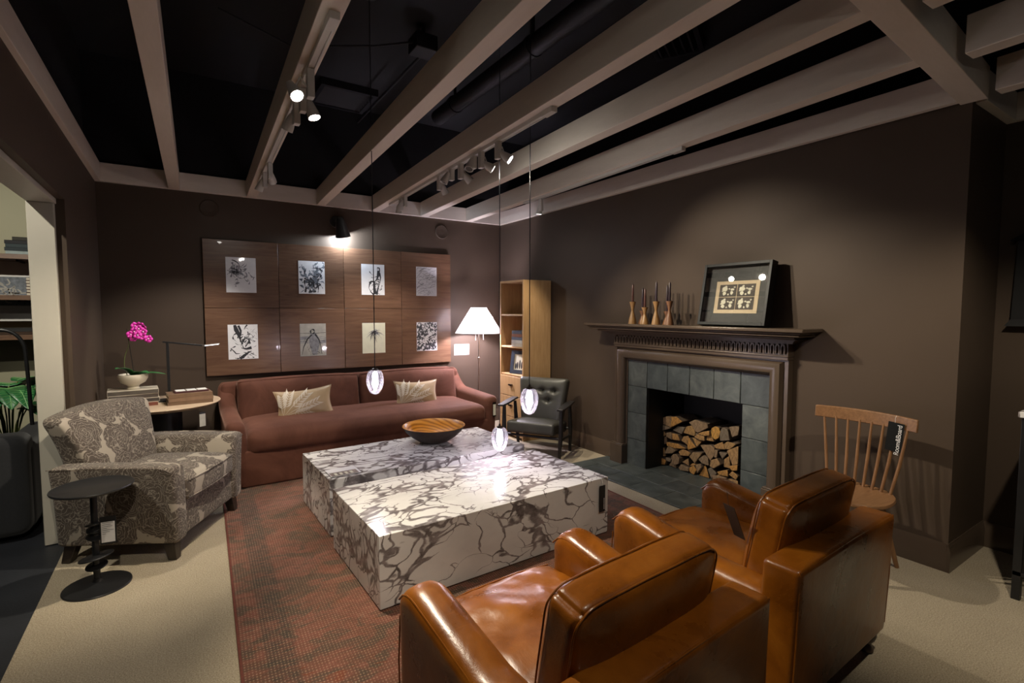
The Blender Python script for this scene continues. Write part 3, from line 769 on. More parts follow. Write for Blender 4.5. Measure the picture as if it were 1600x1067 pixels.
spec = [(-2.585, -0.20, 0.200, 'candleholder2', 'candle2', 0.155, 'tall', 'farthest from the framed print on the mantel'),
        (-2.640, -0.13, 0.120, 'candleholder', 'candle', 0.200, 'short', 'behind the first tall one of the mantel row'),
        (-2.730, -0.20, 0.150, 'candleholder2', 'candle2', 0.160, 'short', 'standing free in the gap of the mantel row'),
        (-2.857, -0.20, 0.200, 'candleholder2', 'candle', 0.165, 'tall', 'golden, third from the framed print on the mantel'),
        (-2.925, -0.14, 0.115, 'candleholder', 'candle', 0.220, 'short', 'half hidden behind the golden tall one'),
        (-3.000, -0.20, 0.200, 'candleholder', 'candle', 0.155, 'tall', 'nearest to the framed print on the mantel')]
for y, x, h, hm, cm, ch, size, where in spec:
    candlestick(y, x, h, hm, '%s waisted wooden candle holder %s' % (size, where))
    candle(y, x, 1.378 + h + 0.003, ch, cm, 'dark taper candle in the %s holder %s' % (size, where.split(',')[0] if 'golden,' not in where else 'golden third from the framed print'))

fr = thing('framed_print', 'black shadow-box frame with cream four-panel vase print on the mantel', 'framed print')
fr.location = (-0.205, -3.555, 1.378 + 0.0138); fr.rotation_euler = (0, R(10.5), 0)
# local: x = depth (front is -x), y = width, z = up
FWH, FH, FD = 0.277, 0.480, 0.075
b = B()
b.box((0, -FWH, 0), (FD, -FWH + 0.022, FH)).box((0, FWH - 0.022, 0), (FD, FWH, FH)).box((0, -FWH + 0.022, 0), (FD, FWH - 0.022, 0.022)).box((0, -FWH + 0.022, FH - 0.022), (FD, FWH - 0.022, FH))
M['matteblack'] = plain('matte_black_frame', (0.010, 0.011, 0.011), 0.5, 0.1, 30, spec=0.25)
obj('frame', b, 'matteblack', fr, bevel=0.0015)
M['matgrey'] = plain('dark_grey_mat_board', (0.055, 0.058, 0.056), 0.7, 0.06, 10)
obj('backing_board', B().box((0.050, -FWH + 0.022, 0.022), (FD - 0.004, FWH - 0.022, FH - 0.022)), 'matgrey', fr)
M['matcream'] = plain('cream_print_paper', (0.62, 0.50, 0.33), 0.7, 0.05, 10)
M['printdark'] = plain('dark_print_ground', (0.060, 0.050, 0.040), 0.7, 0.1, 30)
pw, pz0, pz1 = 0.178, 0.098, 0.348
pr = obj('print', B().box((0.047, -pw, pz0), (0.050, pw, pz1)), 'matcream', fr)
b = B()
for sy in (-1, 1):
    for k in (0, 1):
        z0 = pz0 + 0.028 + k * 0.100; y0 = 0.0025 if sy > 0 else -0.147
        b.box((0.0462, y0, z0), (0.0471, y0 + 0.1445, z0 + 0.0955))
obj('print_panels', b, 'printdark', pr)
b = B(); rnd = random.Random(11)
def blob(cy, cz, ry, rz):
    pts = [(cy + ry * math.cos(2 * PI * k / 10) * rnd.uniform(0.75, 1.1), cz + rz * math.sin(2 * PI * k / 10) * rnd.uniform(0.75, 1.1)) for k in range(10)]
    b.prism(pts, 0.0455, 0.0463, 'x')
for sy in (-1, 1):
    for k in (0, 1):
        zc = pz0 + 0.028 + k * 0.100; yc = 0.072 * sy
        blob(yc + 0.030, zc + 0.026, 0.016, 0.016); blob(yc + 0.030, zc + 0.060, 0.024, 0.020); blob(yc + 0.022, zc + 0.080, 0.010, 0.008)
        blob(yc - 0.030, zc + 0.030, 0.013, 0.018); blob(yc - 0.034, zc + 0.056, 0.018, 0.010); blob(yc - 0.002, zc + 0.018, 0.007, 0.008); blob(yc + 0.046, zc + 0.045, 0.010, 0.007)
        blob(yc - 0.050, zc + 0.074, 0.008, 0.006); blob(yc - 0.008, zc + 0.062, 0.009, 0.006)
obj('print_vases', b, 'papercream', pr)
obj('glass', B().box((0.006, -FWH + 0.020, 0.020), (0.008, FWH - 0.020, FH - 0.020)), 'pane', fr)

# ================================================================== FURNITURE
def nz(x, y, z, s=1.0, seed=0.0): return noise.noise((x * s + seed, y * s + seed * 1.7, z * s - seed))

# ---- sofa (local front is -y)
SW = 1.295
sofa = thing('sofa', 'long mauve-brown velvet sofa with sloped arms and bench seat', 'sofa', (-2.055, -0.62, 0))
obj('base', B().rbox((0, -0.02, 0.165), (1.21, 0.51, 0.155), 0.02, (10, 4, 3), lambda x, y, z: (x, y + 0.006 * nz(x, y, z, 5), z)), 'velvet', sofa)
def seat_fn(x, y, z):
    k = max(0, 1 - (x / 1.16) ** 6) * max(0, 1 - (y / 0.42) ** 4)
    if z > 0: z += 0.045 * k + 0.010 * nz(x, y, 0, 2.5)
    if y < 0: y -= 0.030 * max(0, 1 - (z / 0.1) ** 2) * max(0, 1 - (x / 1.16) ** 8)
    return x, y, z
obj('seat_cushion', B().rbox((0, -0.145, 0.375), (1.155, 0.40, 0.095), 0.065, (40, 12, 4), seat_fn), 'velvet', sofa)
obj('back_frame', B().rbox((0, 0.43, 0.41), (SW - 0.01, 0.085, 0.39), 0.05, (16, 2, 6), lambda x, y, z: (x, y + 0.05 * (z + 0.39) / 0.78 * 0.6, z - 0.015 * (abs(x) / SW) ** 4 if z > 0 else z)), 'velvet', sofa)
def bc_fn(sd):
    def fn(x, y, z):
        k = max(0, 1 - (x / 0.575) ** 4) * max(0, 1 - (z / 0.21) ** 4)
        if y < 0: y -= 0.050 * k + 0.012 * nz(x, z, sd, 3.5)
        if z > 0: z += 0.014 * max(0, 1 - (x / 0.575) ** 2) + 0.006 * nz(x, y, sd, 6)
        return x, y + 0.22 * (z + 0.2), z
    return fn
for sx in (-1, 1):
    o = obj('back_cushion', B().rbox((sx * 0.580, 0.220, 0.610), (0.575, 0.085, 0.205), 0.045, (20, 3, 9), bc_fn(sx * 3.1)), 'velvet', sofa)
    e = [(sx * 0.580 - 0.57 + 1.14 * i / 30, 0.150 + 0.22 * 0.40 - 0.006, 0.808 + 0.014 * max(0, 1 - ((1.14 * i / 30 - 0.57) / 0.575) ** 2)) for i in range(31)]
    obj('piping', B().tube(e, 0.005, 6), 'velvet', o)
def arm_top(y):
    # y local, -0.5 front .. 0.45 back
    t = (y + 0.5) / 0.95
    return 0.575 + 0.03 * t + 0.16 * max(0, (t - 0.70) / 0.30) ** 2
def sarm_fn(sx):
    def fn(x, y, z):
        k = (z + 0.29) / 0.58
        top = arm_top(y)
        zz = -0.29 + k * (top - 0.02)
        return x + sx * 0.035 * k * k, y, zz
    return fn
for sx in (-1, 1):
    a = obj('arm', B().rbox((sx * 1.205, -0.02, 0.30), (0.075, 0.515, 0.29), 0.060, (2, 22, 8), sarm_fn(sx)), 'velvet', sofa)
card = thing('price_card', 'narrow price card hanging on the sofa\'s far arm', 'price card', (-0.805, -1.158, 0.42))
obj('card', B().box((-0.022, -0.003, -0.08), (0.022, 0.0, 0.08)), 'bronze', card)
obj('print', B().box((-0.016, -0.004, -0.065), (0.016, -0.003, 0.055)), 'papercream', card)

# ---- throw pillows
def pillow(name, label, loc, rz, tilt, roll, wh, hh, th):
    t = thing(name, label, 'pillow', loc, rz, 'embroidered lumbar pillows on the sofa')
    X = Rx(tilt) @ Ry(roll)
    N = 26
    def pos(u, v, s):
        pin = 1 - 0.13 * (1 - v * v) ; pinv = 1 - 0.17 * (1 - u * u)
        th_ = th * max(0.0, (1 - u ** 2) * (1 - v ** 2)) ** 0.42 * (1 + 0.10 * nz(u, v, s, 2.2, 3))
        return (u * wh * pin, s * th_, v * hh * pinv)
    vs, fs = [], []
    for s in (-1, 1):
        o = len(vs)
        for i in range(N + 1):
            for j in range(N + 1):
                vs.append(pos(-1 + 2 * i / N, -1 + 2 * j / N, s))
        for i in range(N):
            for j in range(N):
                a = o + i * (N + 1) + j
                q = (a, a + N + 1, a + N + 2, a + 1)
                fs.append(q if s < 0 else q[::-1])
    c = obj('cover', B().add(vs, fs, 0, X), 'pillow', t)
    # branch of willow leaves in raised thread
    b = B()
    def yat(x, z):
        u = max(-0.98, min(0.98, x / wh / 0.93)); v = max(-0.98, min(0.98, z / hh / 0.92))
        return pos(u, v, -1)[1] - 0.0025
    def stroke(p0, p1, w_, bend):
        pts, ws = [], []
        for k in range(9):
            s = k / 8; nx, nz_ = -(p1[1] - p0[1]), p1[0] - p0[0]
            pts.append((p0[0] + (p1[0] - p0[0]) * s + nx * bend * math.sin(PI * s), p0[1] + (p1[1] - p0[1]) * s + nz_ * bend * math.sin(PI * s)))
            ws.append(max(0.002, w_ * math.sin(PI * min(1, max(0.03, s)))))
        b.ribbon(pts, ws, 0, 0, yat)
    root = (-0.20, -0.10)
    for (ex, ez) in ((-0.13, 0.10), (0.02, 0.085), (0.10, 0.00), (-0.20, 0.08), (0.02, -0.075)):
        L = 9
        for k in range(L):
            s = (k + 1) / L
            cx_, cz_ = root[0] + (ex - root[0]) * s, root[1] + (ez - root[1]) * s
            an = math.atan2(ez - root[1], ex - root[0])
            if k > 2:
                for sd in (-1, 1):
                    a2 = an + sd * 0.55
                    stroke((cx_, cz_), (cx_ + 0.066 * math.cos(a2), cz_ + 0.066 * math.sin(a2)), 0.015, 0.12 * sd)
        stroke(root, (ex, ez), 0.006, 0.05)
    bb = B().add(b.v, b.f, 0, X)
    obj('embroidery', bb, 'embro', c)
    # piped edge
    e = []
    for k in range(80):
        a = k / 80 * 4; sd = int(a); q = -1 + 2 * (a - sd)
        u, v = ((q, -1), (1, q), (-q, 1), (-1, -q))[sd]
        e.append(tuple(X @ Vector(pos(u, v, 0))))
    obj('piping', B().tube(e, 0.004, 6, closed=True), 'pillow', c)
    return t
pillow('throw_pillow', 'gold embroidered lumbar pillow beside the floral armchair end of the sofa', (-2.665, -0.70, 0.600), R(-4), R(-14), R(-4), 0.265, 0.150, 0.060)
pillow('throw_pillow', 'gold embroidered lumbar pillow nearer the floor lamp end of the sofa', (-1.515, -0.70, 0.592), R(4), R(-14), R(2), 0.260, 0.148, 0.060)

# ---- marble tables
for label, y0, y1, nm in (('marble block coffee table nearer the leather chairs', -3.435, -2.620, 0), ('marble block coffee table nearer the velvet sofa, holding the bowl', -2.450, -1.690, 1)):
    cx_ = -2.085; cy_ = (y0 + y1) / 2
    t = thing('coffee_table', label, 'coffee table', (cx_, cy_, 0.003), R(1.6), 'pair of marble plinth coffee tables')
    hw, hd = 0.790, (y1 - y0) / 2
    o = obj('marble_block', B().box((-hw, -hd, -0.1875), (hw, hd, 0.1875)), 'marble', t, bevel=0.003)
    o.location = (0, 0, 0.198)
    if nm: o.rotation_euler = (0, 0, PI)
    obj('plinth', B().box((-hw + 0.02, -hd + 0.02, 0.006), (hw - 0.02, hd - 0.02, 0.012)), 'black', t)
tg = thing('price_tag', 'black hang tag on the corner of the nearer marble table', 'price tag', (-1.352, -3.428, 0.262), R(1.6))
obj('card', B().box((-0.026, -0.004, -0.092), (0.026, -0.001, 0.085)), 'black', tg)
obj('cord', B().tube([(0, -0.003, 0.08), (0, -0.003, 0.115), (0.0, 0.012, 0.126)], 0.001, 5), 'white', tg)
b = B()
for k in range(7): b.box((0.012, -0.0045, -0.075 + k * 0.011), (0.019, -0.004, -0.068 + k * 0.011))
obj('lettering', b, 'tagtext', tg)
ct = thing('sign_holder', 'flat acrylic sign with a showroom picture on the far marble table', 'sign', (-2.742, -2.352, 0.387), R(1.6))
obj('acrylic_plate', B().box((-0.105, -0.085, 0), (0.105, 0.10, 0.006)), 'pane', ct)
obj('card', B().box((-0.100, -0.080, 0.006), (0.100, 0.095, 0.0072)), 'paper', ct)
b = B().box((-0.095, -0.075, 0.0072), (0.085, 0.01, 0.0078))
M['photobrown'] = plain('printed_photo_brown', (0.16, 0.115, 0.090), 0.5, 0.6, 22)
obj('photo', b, 'photobrown', ct)
b = B()
for k in range(4): b.box((-0.07 + k * 0.035, -0.06, 0.0078), (-0.052 + k * 0.035, -0.012, 0.0083))
obj('photo_highlights', b, 'papercream', ct)

# ---- bowl
bw = thing('wooden_bowl', 'dark round bowl with ring-grained orange wood inside, on the marble table', 'bowl', (-1.885, -1.955, 0.3855))
outer = [(0.055, 0.0), (0.075, 0.002), (0.13, 0.022), (0.185, 0.058), (0.235, 0.105), (0.262, 0.148)]
inner = [(0.262, 0.148), (0.257, 0.152), (0.250, 0.150), (0.225, 0.112), (0.175, 0.068), (0.12, 0.034), (0.06, 0.018), (0.0, 0.015)]
obj('outer_shell', B().lathe([(0.0, 0.0)] + outer, 64, cap=False), 'bowlout', bw, angle=60)
obj('inner_surface', B().lathe(inner, 64, cap=False), 'bowlwood', bw, angle=60)

# ---- floral armchair (local front is -y)
ac = thing('armchair', 'grey-brown rose jacquard armchair with flared back', 'armchair', (-3.86, -1.74, 0), R(61))
AW = 0.415
obj('seat_base', B().rbox((0, -0.085, 0.225), (0.34, 0.305, 0.110), 0.015, (6, 6, 3)), 'floral', ac)
def asc(x, y, z):
    k = max(0, 1 - (x / 0.30) ** 4) * max(0, 1 - (y / 0.29) ** 4)
    if z > 0: z += 0.035 * k
    return x, y - 0.02 * max(0, 1 - (x / 0.3) ** 2) * (1 if y < 0 else 0), z
sc_ = obj('seat_cushion', B().rbox((0, -0.115, 0.395), (0.300, 0.300, 0.070), 0.035, (14, 14, 3), asc), 'floral', ac)
obj('piping', B().tube([(-0.285, -0.415, 0.452), (-0.1, -0.434, 0.456), (0.1, -0.434, 0.456), (0.285, -0.415, 0.452)], 0.005, 6).tube([(-0.285, -0.415, 0.345), (0, -0.436, 0.345), (0.285, -0.415, 0.345)], 0.005, 6), 'floral', sc_)
def aarm(sx):
    def fn(x, y, z):
        k = (z + 0.235) / 0.47
        # top dips to the rear, drops a touch at the very front
        tz = 0.47 + 0.012 * math.sin((y + 0.4) * 3.2) - 0.03 * max(0, (-y - 0.32) / 0.08) ** 2
        z2 = -0.235 + k * tz
        return x * (1 + 0.25 * k) + sx * 0.028 * k * k, y * (1 + 0.015 * k), z2
    return fn
for sx in (-1, 1):
    a = obj('arm', B().rbox((sx * 0.362, -0.075, 0.345), (0.056, 0.340, 0.235), 0.026, (3, 16, 8), aarm(sx)), 'floral', ac)
    xo = sx * (0.362 + 0.028 + 0.069)
    obj('piping', B().tube([(xo, -0.075 + y * 0.87, 0.576 + 0.012 * math.sin((y + 0.4) * 3.2) - 0.03 * max(0, (-y - 0.32) / 0.08) ** 2) for y in [-0.39 + 0.78 * i / 16 for i in range(17)]], 0.004, 6), 'floral', a)
def aback(x, y, z):
    k = max(0.0, (z + 0.335) / 0.67)         # 0 bottom .. 1 top
    fl = 0.82 + 0.36 * k ** 2.2
    top = 0.040 * (1 - (x / 0.36) ** 2) if z > 0 else 0
    rec = 0.03 * k + 0.09 * k ** 2.4
    wrap = -0.03 * (abs(x) / 0.36) ** 3 * k
    puff = -0.035 * max(0, 1 - (x / 0.36) ** 4) * math.sin(PI * min(1, max(0, k))) if y < 0 else 0
    thin = 1.0 - 0.45 * k
    return x * fl, y * thin + rec + wrap + puff, z + top * k
obj('backrest', B().rbox((0, 0.185, 0.520), (0.350, 0.105, 0.335), 0.04, (14, 4, 14), aback), 'floral', ac)
for sx in (-1, 1):
    for (y, sp) in ((-0.345, -0.02), (0.20, 0.04)):
        b = B().add([(sx * 0.362 + dx * 0.034, y + dy * 0.034, 0.13) for dx, dy in ((-1, -1), (1, -1), (1, 1), (-1, 1))] + [(sx * 0.368 + dx * 0.024, y + sp + dy * 0.024, 0.002) for dx, dy in ((-1, -1), (1, -1), (1, 1), (-1, 1))],
                    [(3, 2, 1, 0), (4, 5, 6, 7), (0, 1, 5, 4), (1, 2, 6, 5), (2, 3, 7, 6), (3, 0, 4, 7)])
        # quads wound the other way round: legs taper down
        b.f = [f[::-1] for f in b.f]
        obj('leg', b, 'darkwoodleg', ac, bevel=0.003)

# ---- black metal side table with discs on its stem
st = thing('side_table', 'small round black metal side table with tilted discs on its stem', 'side table', (-4.068, -2.375, 0))
obj('base', B().lathe([(0.152, 0.0), (0.153, 0.005), (0.150, 0.010), (0.05, 0.024), (0.022, 0.030), (0.018, 0.045)], 48), 'black', st)
obj('pole', B().tube([(0, 0, 0.03), (0, 0, 0.54)], 0.0155, 20), 'black', st)
obj('table_top', B().lathe([(0.0, 0.538), (0.160, 0.538), (0.178, 0.545), (0.181, 0.551), (0.179, 0.556), (0.172, 0.556), (0.168, 0.553), (0.0, 0.553)], 56), 'black', st)
for z, r_, ax_, ay_ in ((0.115, 0.048, 0.16, -0.10), (0.165, 0.076, -0.12, -0.16), (0.275, 0.040, 0.2, 0.15), (0.300, 0.036, -0.25, 0.1), (0.322, 0.036, 0.2, -0.2), (0.345, 0.040, -0.2, -0.12)):
    obj('disc', B().lathe([(0.014, -0.010), (r_, -0.003), (r_ + 0.002, 0.0), (r_, 0.004), (0.02, 0.008), (0.014, 0.012)], 32, X=Tm(0, 0, z) @ Rx(ax_) @ Ry(ay_)), 'black', st)
pc = thing('price_tag', 'black-bordered price tag hanging beneath the black side table', 'price tag', (-4.008, -2.410, 0.312), R(-8))
obj('card', B().box((-0.036, -0.002, -0.076), (0.036, 0.002, 0.076)), 'black', pc)
obj('paper', B().box((-0.030, -0.003, -0.066), (0.030, -0.002, 0.046)), 'paper', pc)
b = B()
for k, (x0, x1) in enumerate(((-0.026, 0.024), (-0.026, 0.012), (-0.026, 0.020), (-0.026, -0.004), (-0.026, 0.026), (-0.026, 0.008), (-0.026, -0.010))):
    b.box((x0, -0.0034, 0.040 - k * 0.010), (x1, -0.003, 0.0425 - k * 0.010))
obj('print_lines', b, 'inkgrey', pc)
obj('cord', B().tube([(0, 0, 0.076), (-0.02, 0.01, 0.15), (-0.045, 0.03, 0.225)], 0.0008, 5), 'ink', pc)

# ---- round corner table with its things
TX, TY, TZT = -3.785, -0.565, 0.700
rt = thing('round_table', 'round pale wood table on a dark drum base in the corner', 'table', (TX, TY, 0))
obj('table_top', B().lathe([(0.0, 0.664), (0.36, 0.664), (0.415, 0.686), (0.425, 0.692), (0.426, 0.696), (0.424, 0.700), (0.0, 0.700)], 72), 'ash', rt)
obj('drum_base', B().lathe([(0.22, 0.0), (0.22, 0.012), (0.135, 0.018), (0.13, 0.03), (0.13, 0.655), (0.19, 0.664)], 40), 'black', rt)
pc = thing('price_tag', 'small price tag hanging from the round table edge', 'price tag', (-3.515, -0.905, 0.585), R(25))
obj('card', B().box((-0.024, -0.002, -0.06), (0.024, 0.0, 0.05)), 'papergrey', pc)
obj('header', B().box((-0.024, -0.003, 0.045), (0.024, 0.001, 0.06)), 'black', pc)
obj('cord', B().tube([(0, 0, 0.055), (-0.002, 0.002, 0.075), (-0.012, 0.03, 0.09)], 0.0008, 5), 'ink', pc)

def book(label, w_, d_, h_, col, loc, rz, group, rough=0.5, spine=None):
    """closed book lying flat; local spine on -y"""
    t = thing('book', label, 'book', loc, rz, group)
    m_ = M.setdefault('cover_%02x%02x%02x' % tuple(int(c * 255) for c in col), None) or plain('book_cover', col, rough, 0.12, 18)
    M['cover_%02x%02x%02x' % tuple(int(c * 255) for c in col)] = m_
    e = min(0.003, h_ * 0.12)
    obj('cover', B().box((-w_ / 2, -d_ / 2, 0), (w_ / 2, d_ / 2, e)).box((-w_ / 2, -d_ / 2, h_ - e), (w_ / 2, d_ / 2, h_)).box((-w_ / 2, -d_ / 2, e), (w_ / 2, -d_ / 2 + e, h_ - e)), m_, t, bevel=0.0006, bseg=1)
    if spine: obj('spine', B().box((-w_ / 2 + 0.003, -d_ / 2 - 0.0006, e), (w_ / 2 - 0.003, -d_ / 2, h_ - e)), spine, t)
    obj('pages', B().box((-w_ / 2 + 0.005, -d_ / 2 + e, e), (w_ / 2 - 0.005, d_ / 2 - 0.006, h_ - e)), 'pages', t)
    return t
z = TZT + 0.0005
for i, (h_, col, w_, nm) in enumerate(((0.034, (0.18, 0.055, 0.035), 0.335, 'rust red book at the bottom of the stack under the orchid'), (0.034, (0.055, 0.045, 0.040), 0.345, 'dark brown book, second up in the orchid stack'),
                                       (0.034, (0.075, 0.060, 0.050), 0.335, 'dark taupe book, third up in the orchid stack'), (0.036, (0.10, 0.085, 0.070), 0.340, 'cream book with taupe spine topping the orchid stack'))):
    book(nm, w_, 0.24, h_, (0.50, 0.45, 0.37), (-3.995 + 0.003 * (i % 2), -0.580, z), R(4 + (i % 3)), 'books stacked under the orchid', 0.5, plain('book_spine', col, 0.5, 0.2, 30)); z += h_ + 0.0004
ZP = z
z = TZT + 0.0005
for i, (h_, col, w_, nm) in enumerate(((0.028, (0.15, 0.095, 0.060), 0.330, 'brown book at the bottom of the stack beside the desk lamp'), (0.032, (0.20, 0.125, 0.080), 0.325, 'tan book in the middle of the stack beside the desk lamp'),
                                       (0.030, (0.17, 0.105, 0.065), 0.320, 'brown book on top of the stack beside the desk lamp'))):
    book(nm, w_, 0.22, h_, col, (-3.600 + 0.004 * (i % 2), -0.660, z), R(5 + i), 'brown books beside the desk lamp'); z += h_ + 0.0004
tr = thing('swatch_box', 'slim dark red case with three white swatches on the brown books', 'case', (-3.585, -0.655, z), R(7))
M['maroon'] = plain('maroon_board', (0.06, 0.018, 0.02), 0.45, 0.1, 20)
obj('case', B().box((-0.125, -0.06, 0), (0.125, 0.06, 0.014)), 'maroon', tr, bevel=0.001)
for k in range(3): obj('swatch', B().box((-0.115 + k * 0.080, -0.045, 0.014), (-0.045 + k * 0.080, 0.050, 0.0185), X=Rx(0.0)), 'white', tr, bevel=0.001)

# orchid
oc = thing('orchid_pot', 'ivory footed bowl planted with a magenta orchid', 'potted orchid', (-3.990, -0.585, ZP))
obj('bowl', B().lathe([(0.046, 0.0), (0.047, 0.006), (0.038, 0.020), (0.046, 0.034), (0.085, 0.056), (0.103, 0.088), (0.105, 0.112), (0.099, 0.124), (0.095, 0.120), (0.091, 0.104), (0.0, 0.100)], 48), 'pot', oc)
obj('soil', B().lathe([(0.092, 0.104), (0.06, 0.114), (0.0, 0.118)], 24), 'soil', oc)
def leafblade(p0, dirv, L, wd, arch, fold=0.25, n=12):
    d = Vector(dirv).normalized(); sd = Vector((0, 0, 1)).cross(d).normalized()
    vs, fs = [], []
    for i in range(n + 1):
        s = i / n; c = Vector(p0) + d * (L * s) + Vector((0, 0, arch[0] * s + arch[1] * s * s))
        w_ = wd * (math.sin(PI * min(1, 0.12 + 0.88 * s)) ** 0.7) * (1 - 0.15 * s)
        for k in (-1, -0.5, 0, 0.5, 1):
            vs.append(tuple(c + sd * (w_ * k) + Vector((0, 0, fold * w_ * abs(k)))))
    for i in range(n):
        for k in range(4): fs.append((i * 5 + k, i * 5 + k + 1, (i + 1) * 5 + k + 1, (i + 1) * 5 + k))
    return vs, fs
def solid(o, th):
    md = o.modifiers.new('thickness', 'SOLIDIFY'); md.thickness = th; md.offset = 0
    return o
for dv, L, wd, ar in (((1.0, -0.25, 0), 0.24, 0.036, (0.06, -0.06)), ((-0.6, -0.6, 0), 0.15, 0.050, (0.16, -0.09)), ((0.4, 0.8, 0), 0.17, 0.042, (0.08, -0.10)), ((0.7, -0.6, 0), 0.15, 0.044, (0.09, -0.07))):
    solid(obj('leaf', B().add(*leafblade((0, 0, 0.112), dv, L, wd, ar)), 'leaf', oc, angle=80), 0.002)
spk = [(-0.03, 0.0, 0.09), (-0.052, 0.0, 0.18), (-0.048, 0.0, 0.27), (-0.020, 0.0, 0.36), (-0.012, 0.0, 0.43), (0.01, 0.0, 0.495), (0.045, 0.0, 0.515), (0.085, 0.0, 0.495), (0.115, 0.0, 0.44)]
obj('stem', B().tube(smooth_path(spk), 0.0028, 8), 'stem', oc)
obj('stake', B().tube([(0.012, 0.01, 0.09), (-0.028, 0.005, 0.50)], 0.0028, 6), 'stake', oc)
def orchid_flower():
    vs, fs = [], []
    for k in range(5):
        a = 2 * PI * k / 5 + PI / 2
        wd = 0.021 if k % 2 else 0.017
        o = len(vs); n = 5
        for i in range(n + 1):
            s = i / n; r_ = 0.004 + 0.030 * s; w_ = wd * math.sin(PI * (0.1 + 0.88 * s)) ** 0.8
            for sg in (-1, 0, 1):
                vs.append((r_ * math.cos(a) - sg * w_ * math.sin(a), -0.010 * math.sin(PI * s * 0.7) + 0.004 * abs(sg), r_ * math.sin(a) + sg * w_ * math.cos(a)))
        for i in range(n):
            for q in range(2): fs.append((o + i * 3 + q, o + i * 3 + q + 1, o + (i + 1) * 3 + q + 1, o + (i + 1) * 3 + q))
    return B().add(vs, fs)
fpos = [(-0.002, -0.03, 0.455, 0.3), (0.025, -0.03, 0.48, 0.0), (0.055, -0.03, 0.50, -0.2), (0.025, 0.02, 0.525, 0.5), (0.065, 0.015, 0.528, -0.5), (0.085, -0.03, 0.475, -0.4), (0.045, -0.045, 0.45, 0.1), (0.015, -0.03, 0.43, 0.5), (0.075, -0.03, 0.44, 0.2), (0.06, 0.03, 0.47, 0.8), (0.092, -0.01, 0.51, -0.9), (0.118, -0.02, 0.415, -0.3)]
fm = solid(obj('flower', orchid_flower(), 'petal', oc, angle=80), 0.0012)
lip = solid(obj('lip', B().lathe([(0.0015, -0.012), (0.006, -0.008), (0.007, 0.0), (0.0, 0.004)], 10, X=Tm(0, -0.008, 0) @ Rx(PI / 2)), 'petalc', fm), 0.0005)
for i, (x, y, z_, a) in enumerate(fpos):
    if i == 0: f = fm
    else: f = copy_tree(fm, oc)
    f.location = (x, y, z_); f.rotation_euler = (0.25 * math.sin(i * 2.1), 0.4 * math.sin(i * 1.3), a)

# desk lamp
dl = thing('desk_lamp', 'thin black desk lamp with a slim lit bar head', 'desk lamp', (-3.745, -0.470, TZT))
obj('base', B().rbox((0, 0, 0.007), (0.085, 0.075, 0.0065), 0.005, (2, 2, 1)), 'black', dl)
obj('post', B().box((-0.011, -0.007, 0.01), (0.011, 0.007, 0.515)), 'black', dl, bevel=0.002)
X = Tm(0, 0, 0.515) @ Ry(R(8))
obj('arm', B().box((-0.035, -0.007, -0.007), (0.275, 0.007, 0.007), X=X), 'black', dl, bevel=0.002)
obj('knuckle', B().tube([(0.27, -0.014, 0.478), (0.27, 0.014, 0.478)], 0.010, 16), 'brass', dl)
obj('head', B().box((-0.005, -0.014, -0.004), (0.125, 0.014, 0.004), X=Tm(0.272, 0, 0.478) @ Ry(R(-5))), 'whitemetal', dl, bevel=0.002)
obj('light_strip', B().box((0.005, -0.011, -0.0055), (0.118, 0.011, -0.004), X=Tm(0.272, 0, 0.478) @ Ry(R(-5))), 'ledbar', dl)

# ---- floor lamp
fl = thing('floor_lamp', 'slim metal floor lamp with glowing white cone shade', 'floor lamp', (-0.560, -0.385, 0))
obj('base', B().lathe([(0.125, 0.0), (0.127, 0.006), (0.12, 0.014), (0.03, 0.022), (0.012, 0.04)], 40), 'brass', fl)
obj('pole', B().tube([(0, 0, 0.03), (0, 0, 1.30)], 0.0085, 14), 'brass', fl)
obj('collar', B().lathe([(0.012, 0.905), (0.016, 0.909), (0.016, 0.915), (0.012, 0.919)], 20), 'brass', fl)
sh = obj('shade', B().lathe([(0.288, 1.220), (0.095, 1.532)], 64, cap=False), 'shade', fl)
sh.data.polygons.foreach_set('use_smooth', [True] * len(sh.data.polygons))
obj('shade_ring', B().tube([(0.095 * math.cos(a), 0.095 * math.sin(a), 1.532) for a in [2 * PI * k / 40 for k in range(40)]], 0.003, 6, closed=True).tube([(0.288 * math.cos(a), 0.288 * math.sin(a), 1.220) for a in [2 * PI * k / 48 for k in range(48)]], 0.003, 6, closed=True), 'white', sh)
obj('spider', B().tube([(-0.100, 0, 1.515), (0.100, 0, 1.515)], 0.002, 6).tube([(0, 0, 1.29), (0, 0, 1.515)], 0.003, 6), 'brass', fl)
for dx in (-0.055, 0.055):
    obj('pull_chain', B().tube([(dx, -0.02, 1.29), (dx, -0.02, 1.145)], 0.0022, 6).lathe([(0.0, 1.13), (0.005, 1.135), (0.005, 1.145), (0.0, 1.15)], 10, (dx, -0.02, 0)), 'whitemetal', fl)
M['lampbulb'] = emit('floor_lamp_bulb_glow', (1.0, 0.95, 0.98), 40.0)
for dx in (-0.05, 0.05):
    obj('bulb', B().lathe([(0.0, -0.05), (0.02, -0.04), (0.03, 0.0), (0.02, 0.03), (0.012, 0.05), (0.0, 0.05)], 16, X=Tm(dx, 0, 1.36)), 'lampbulb', fl)
    point('floor_lamp_light', (dx * 1.9, -0.03, 1.36), 52, (0.93, 0.84, 1.0), 0.03, fl)

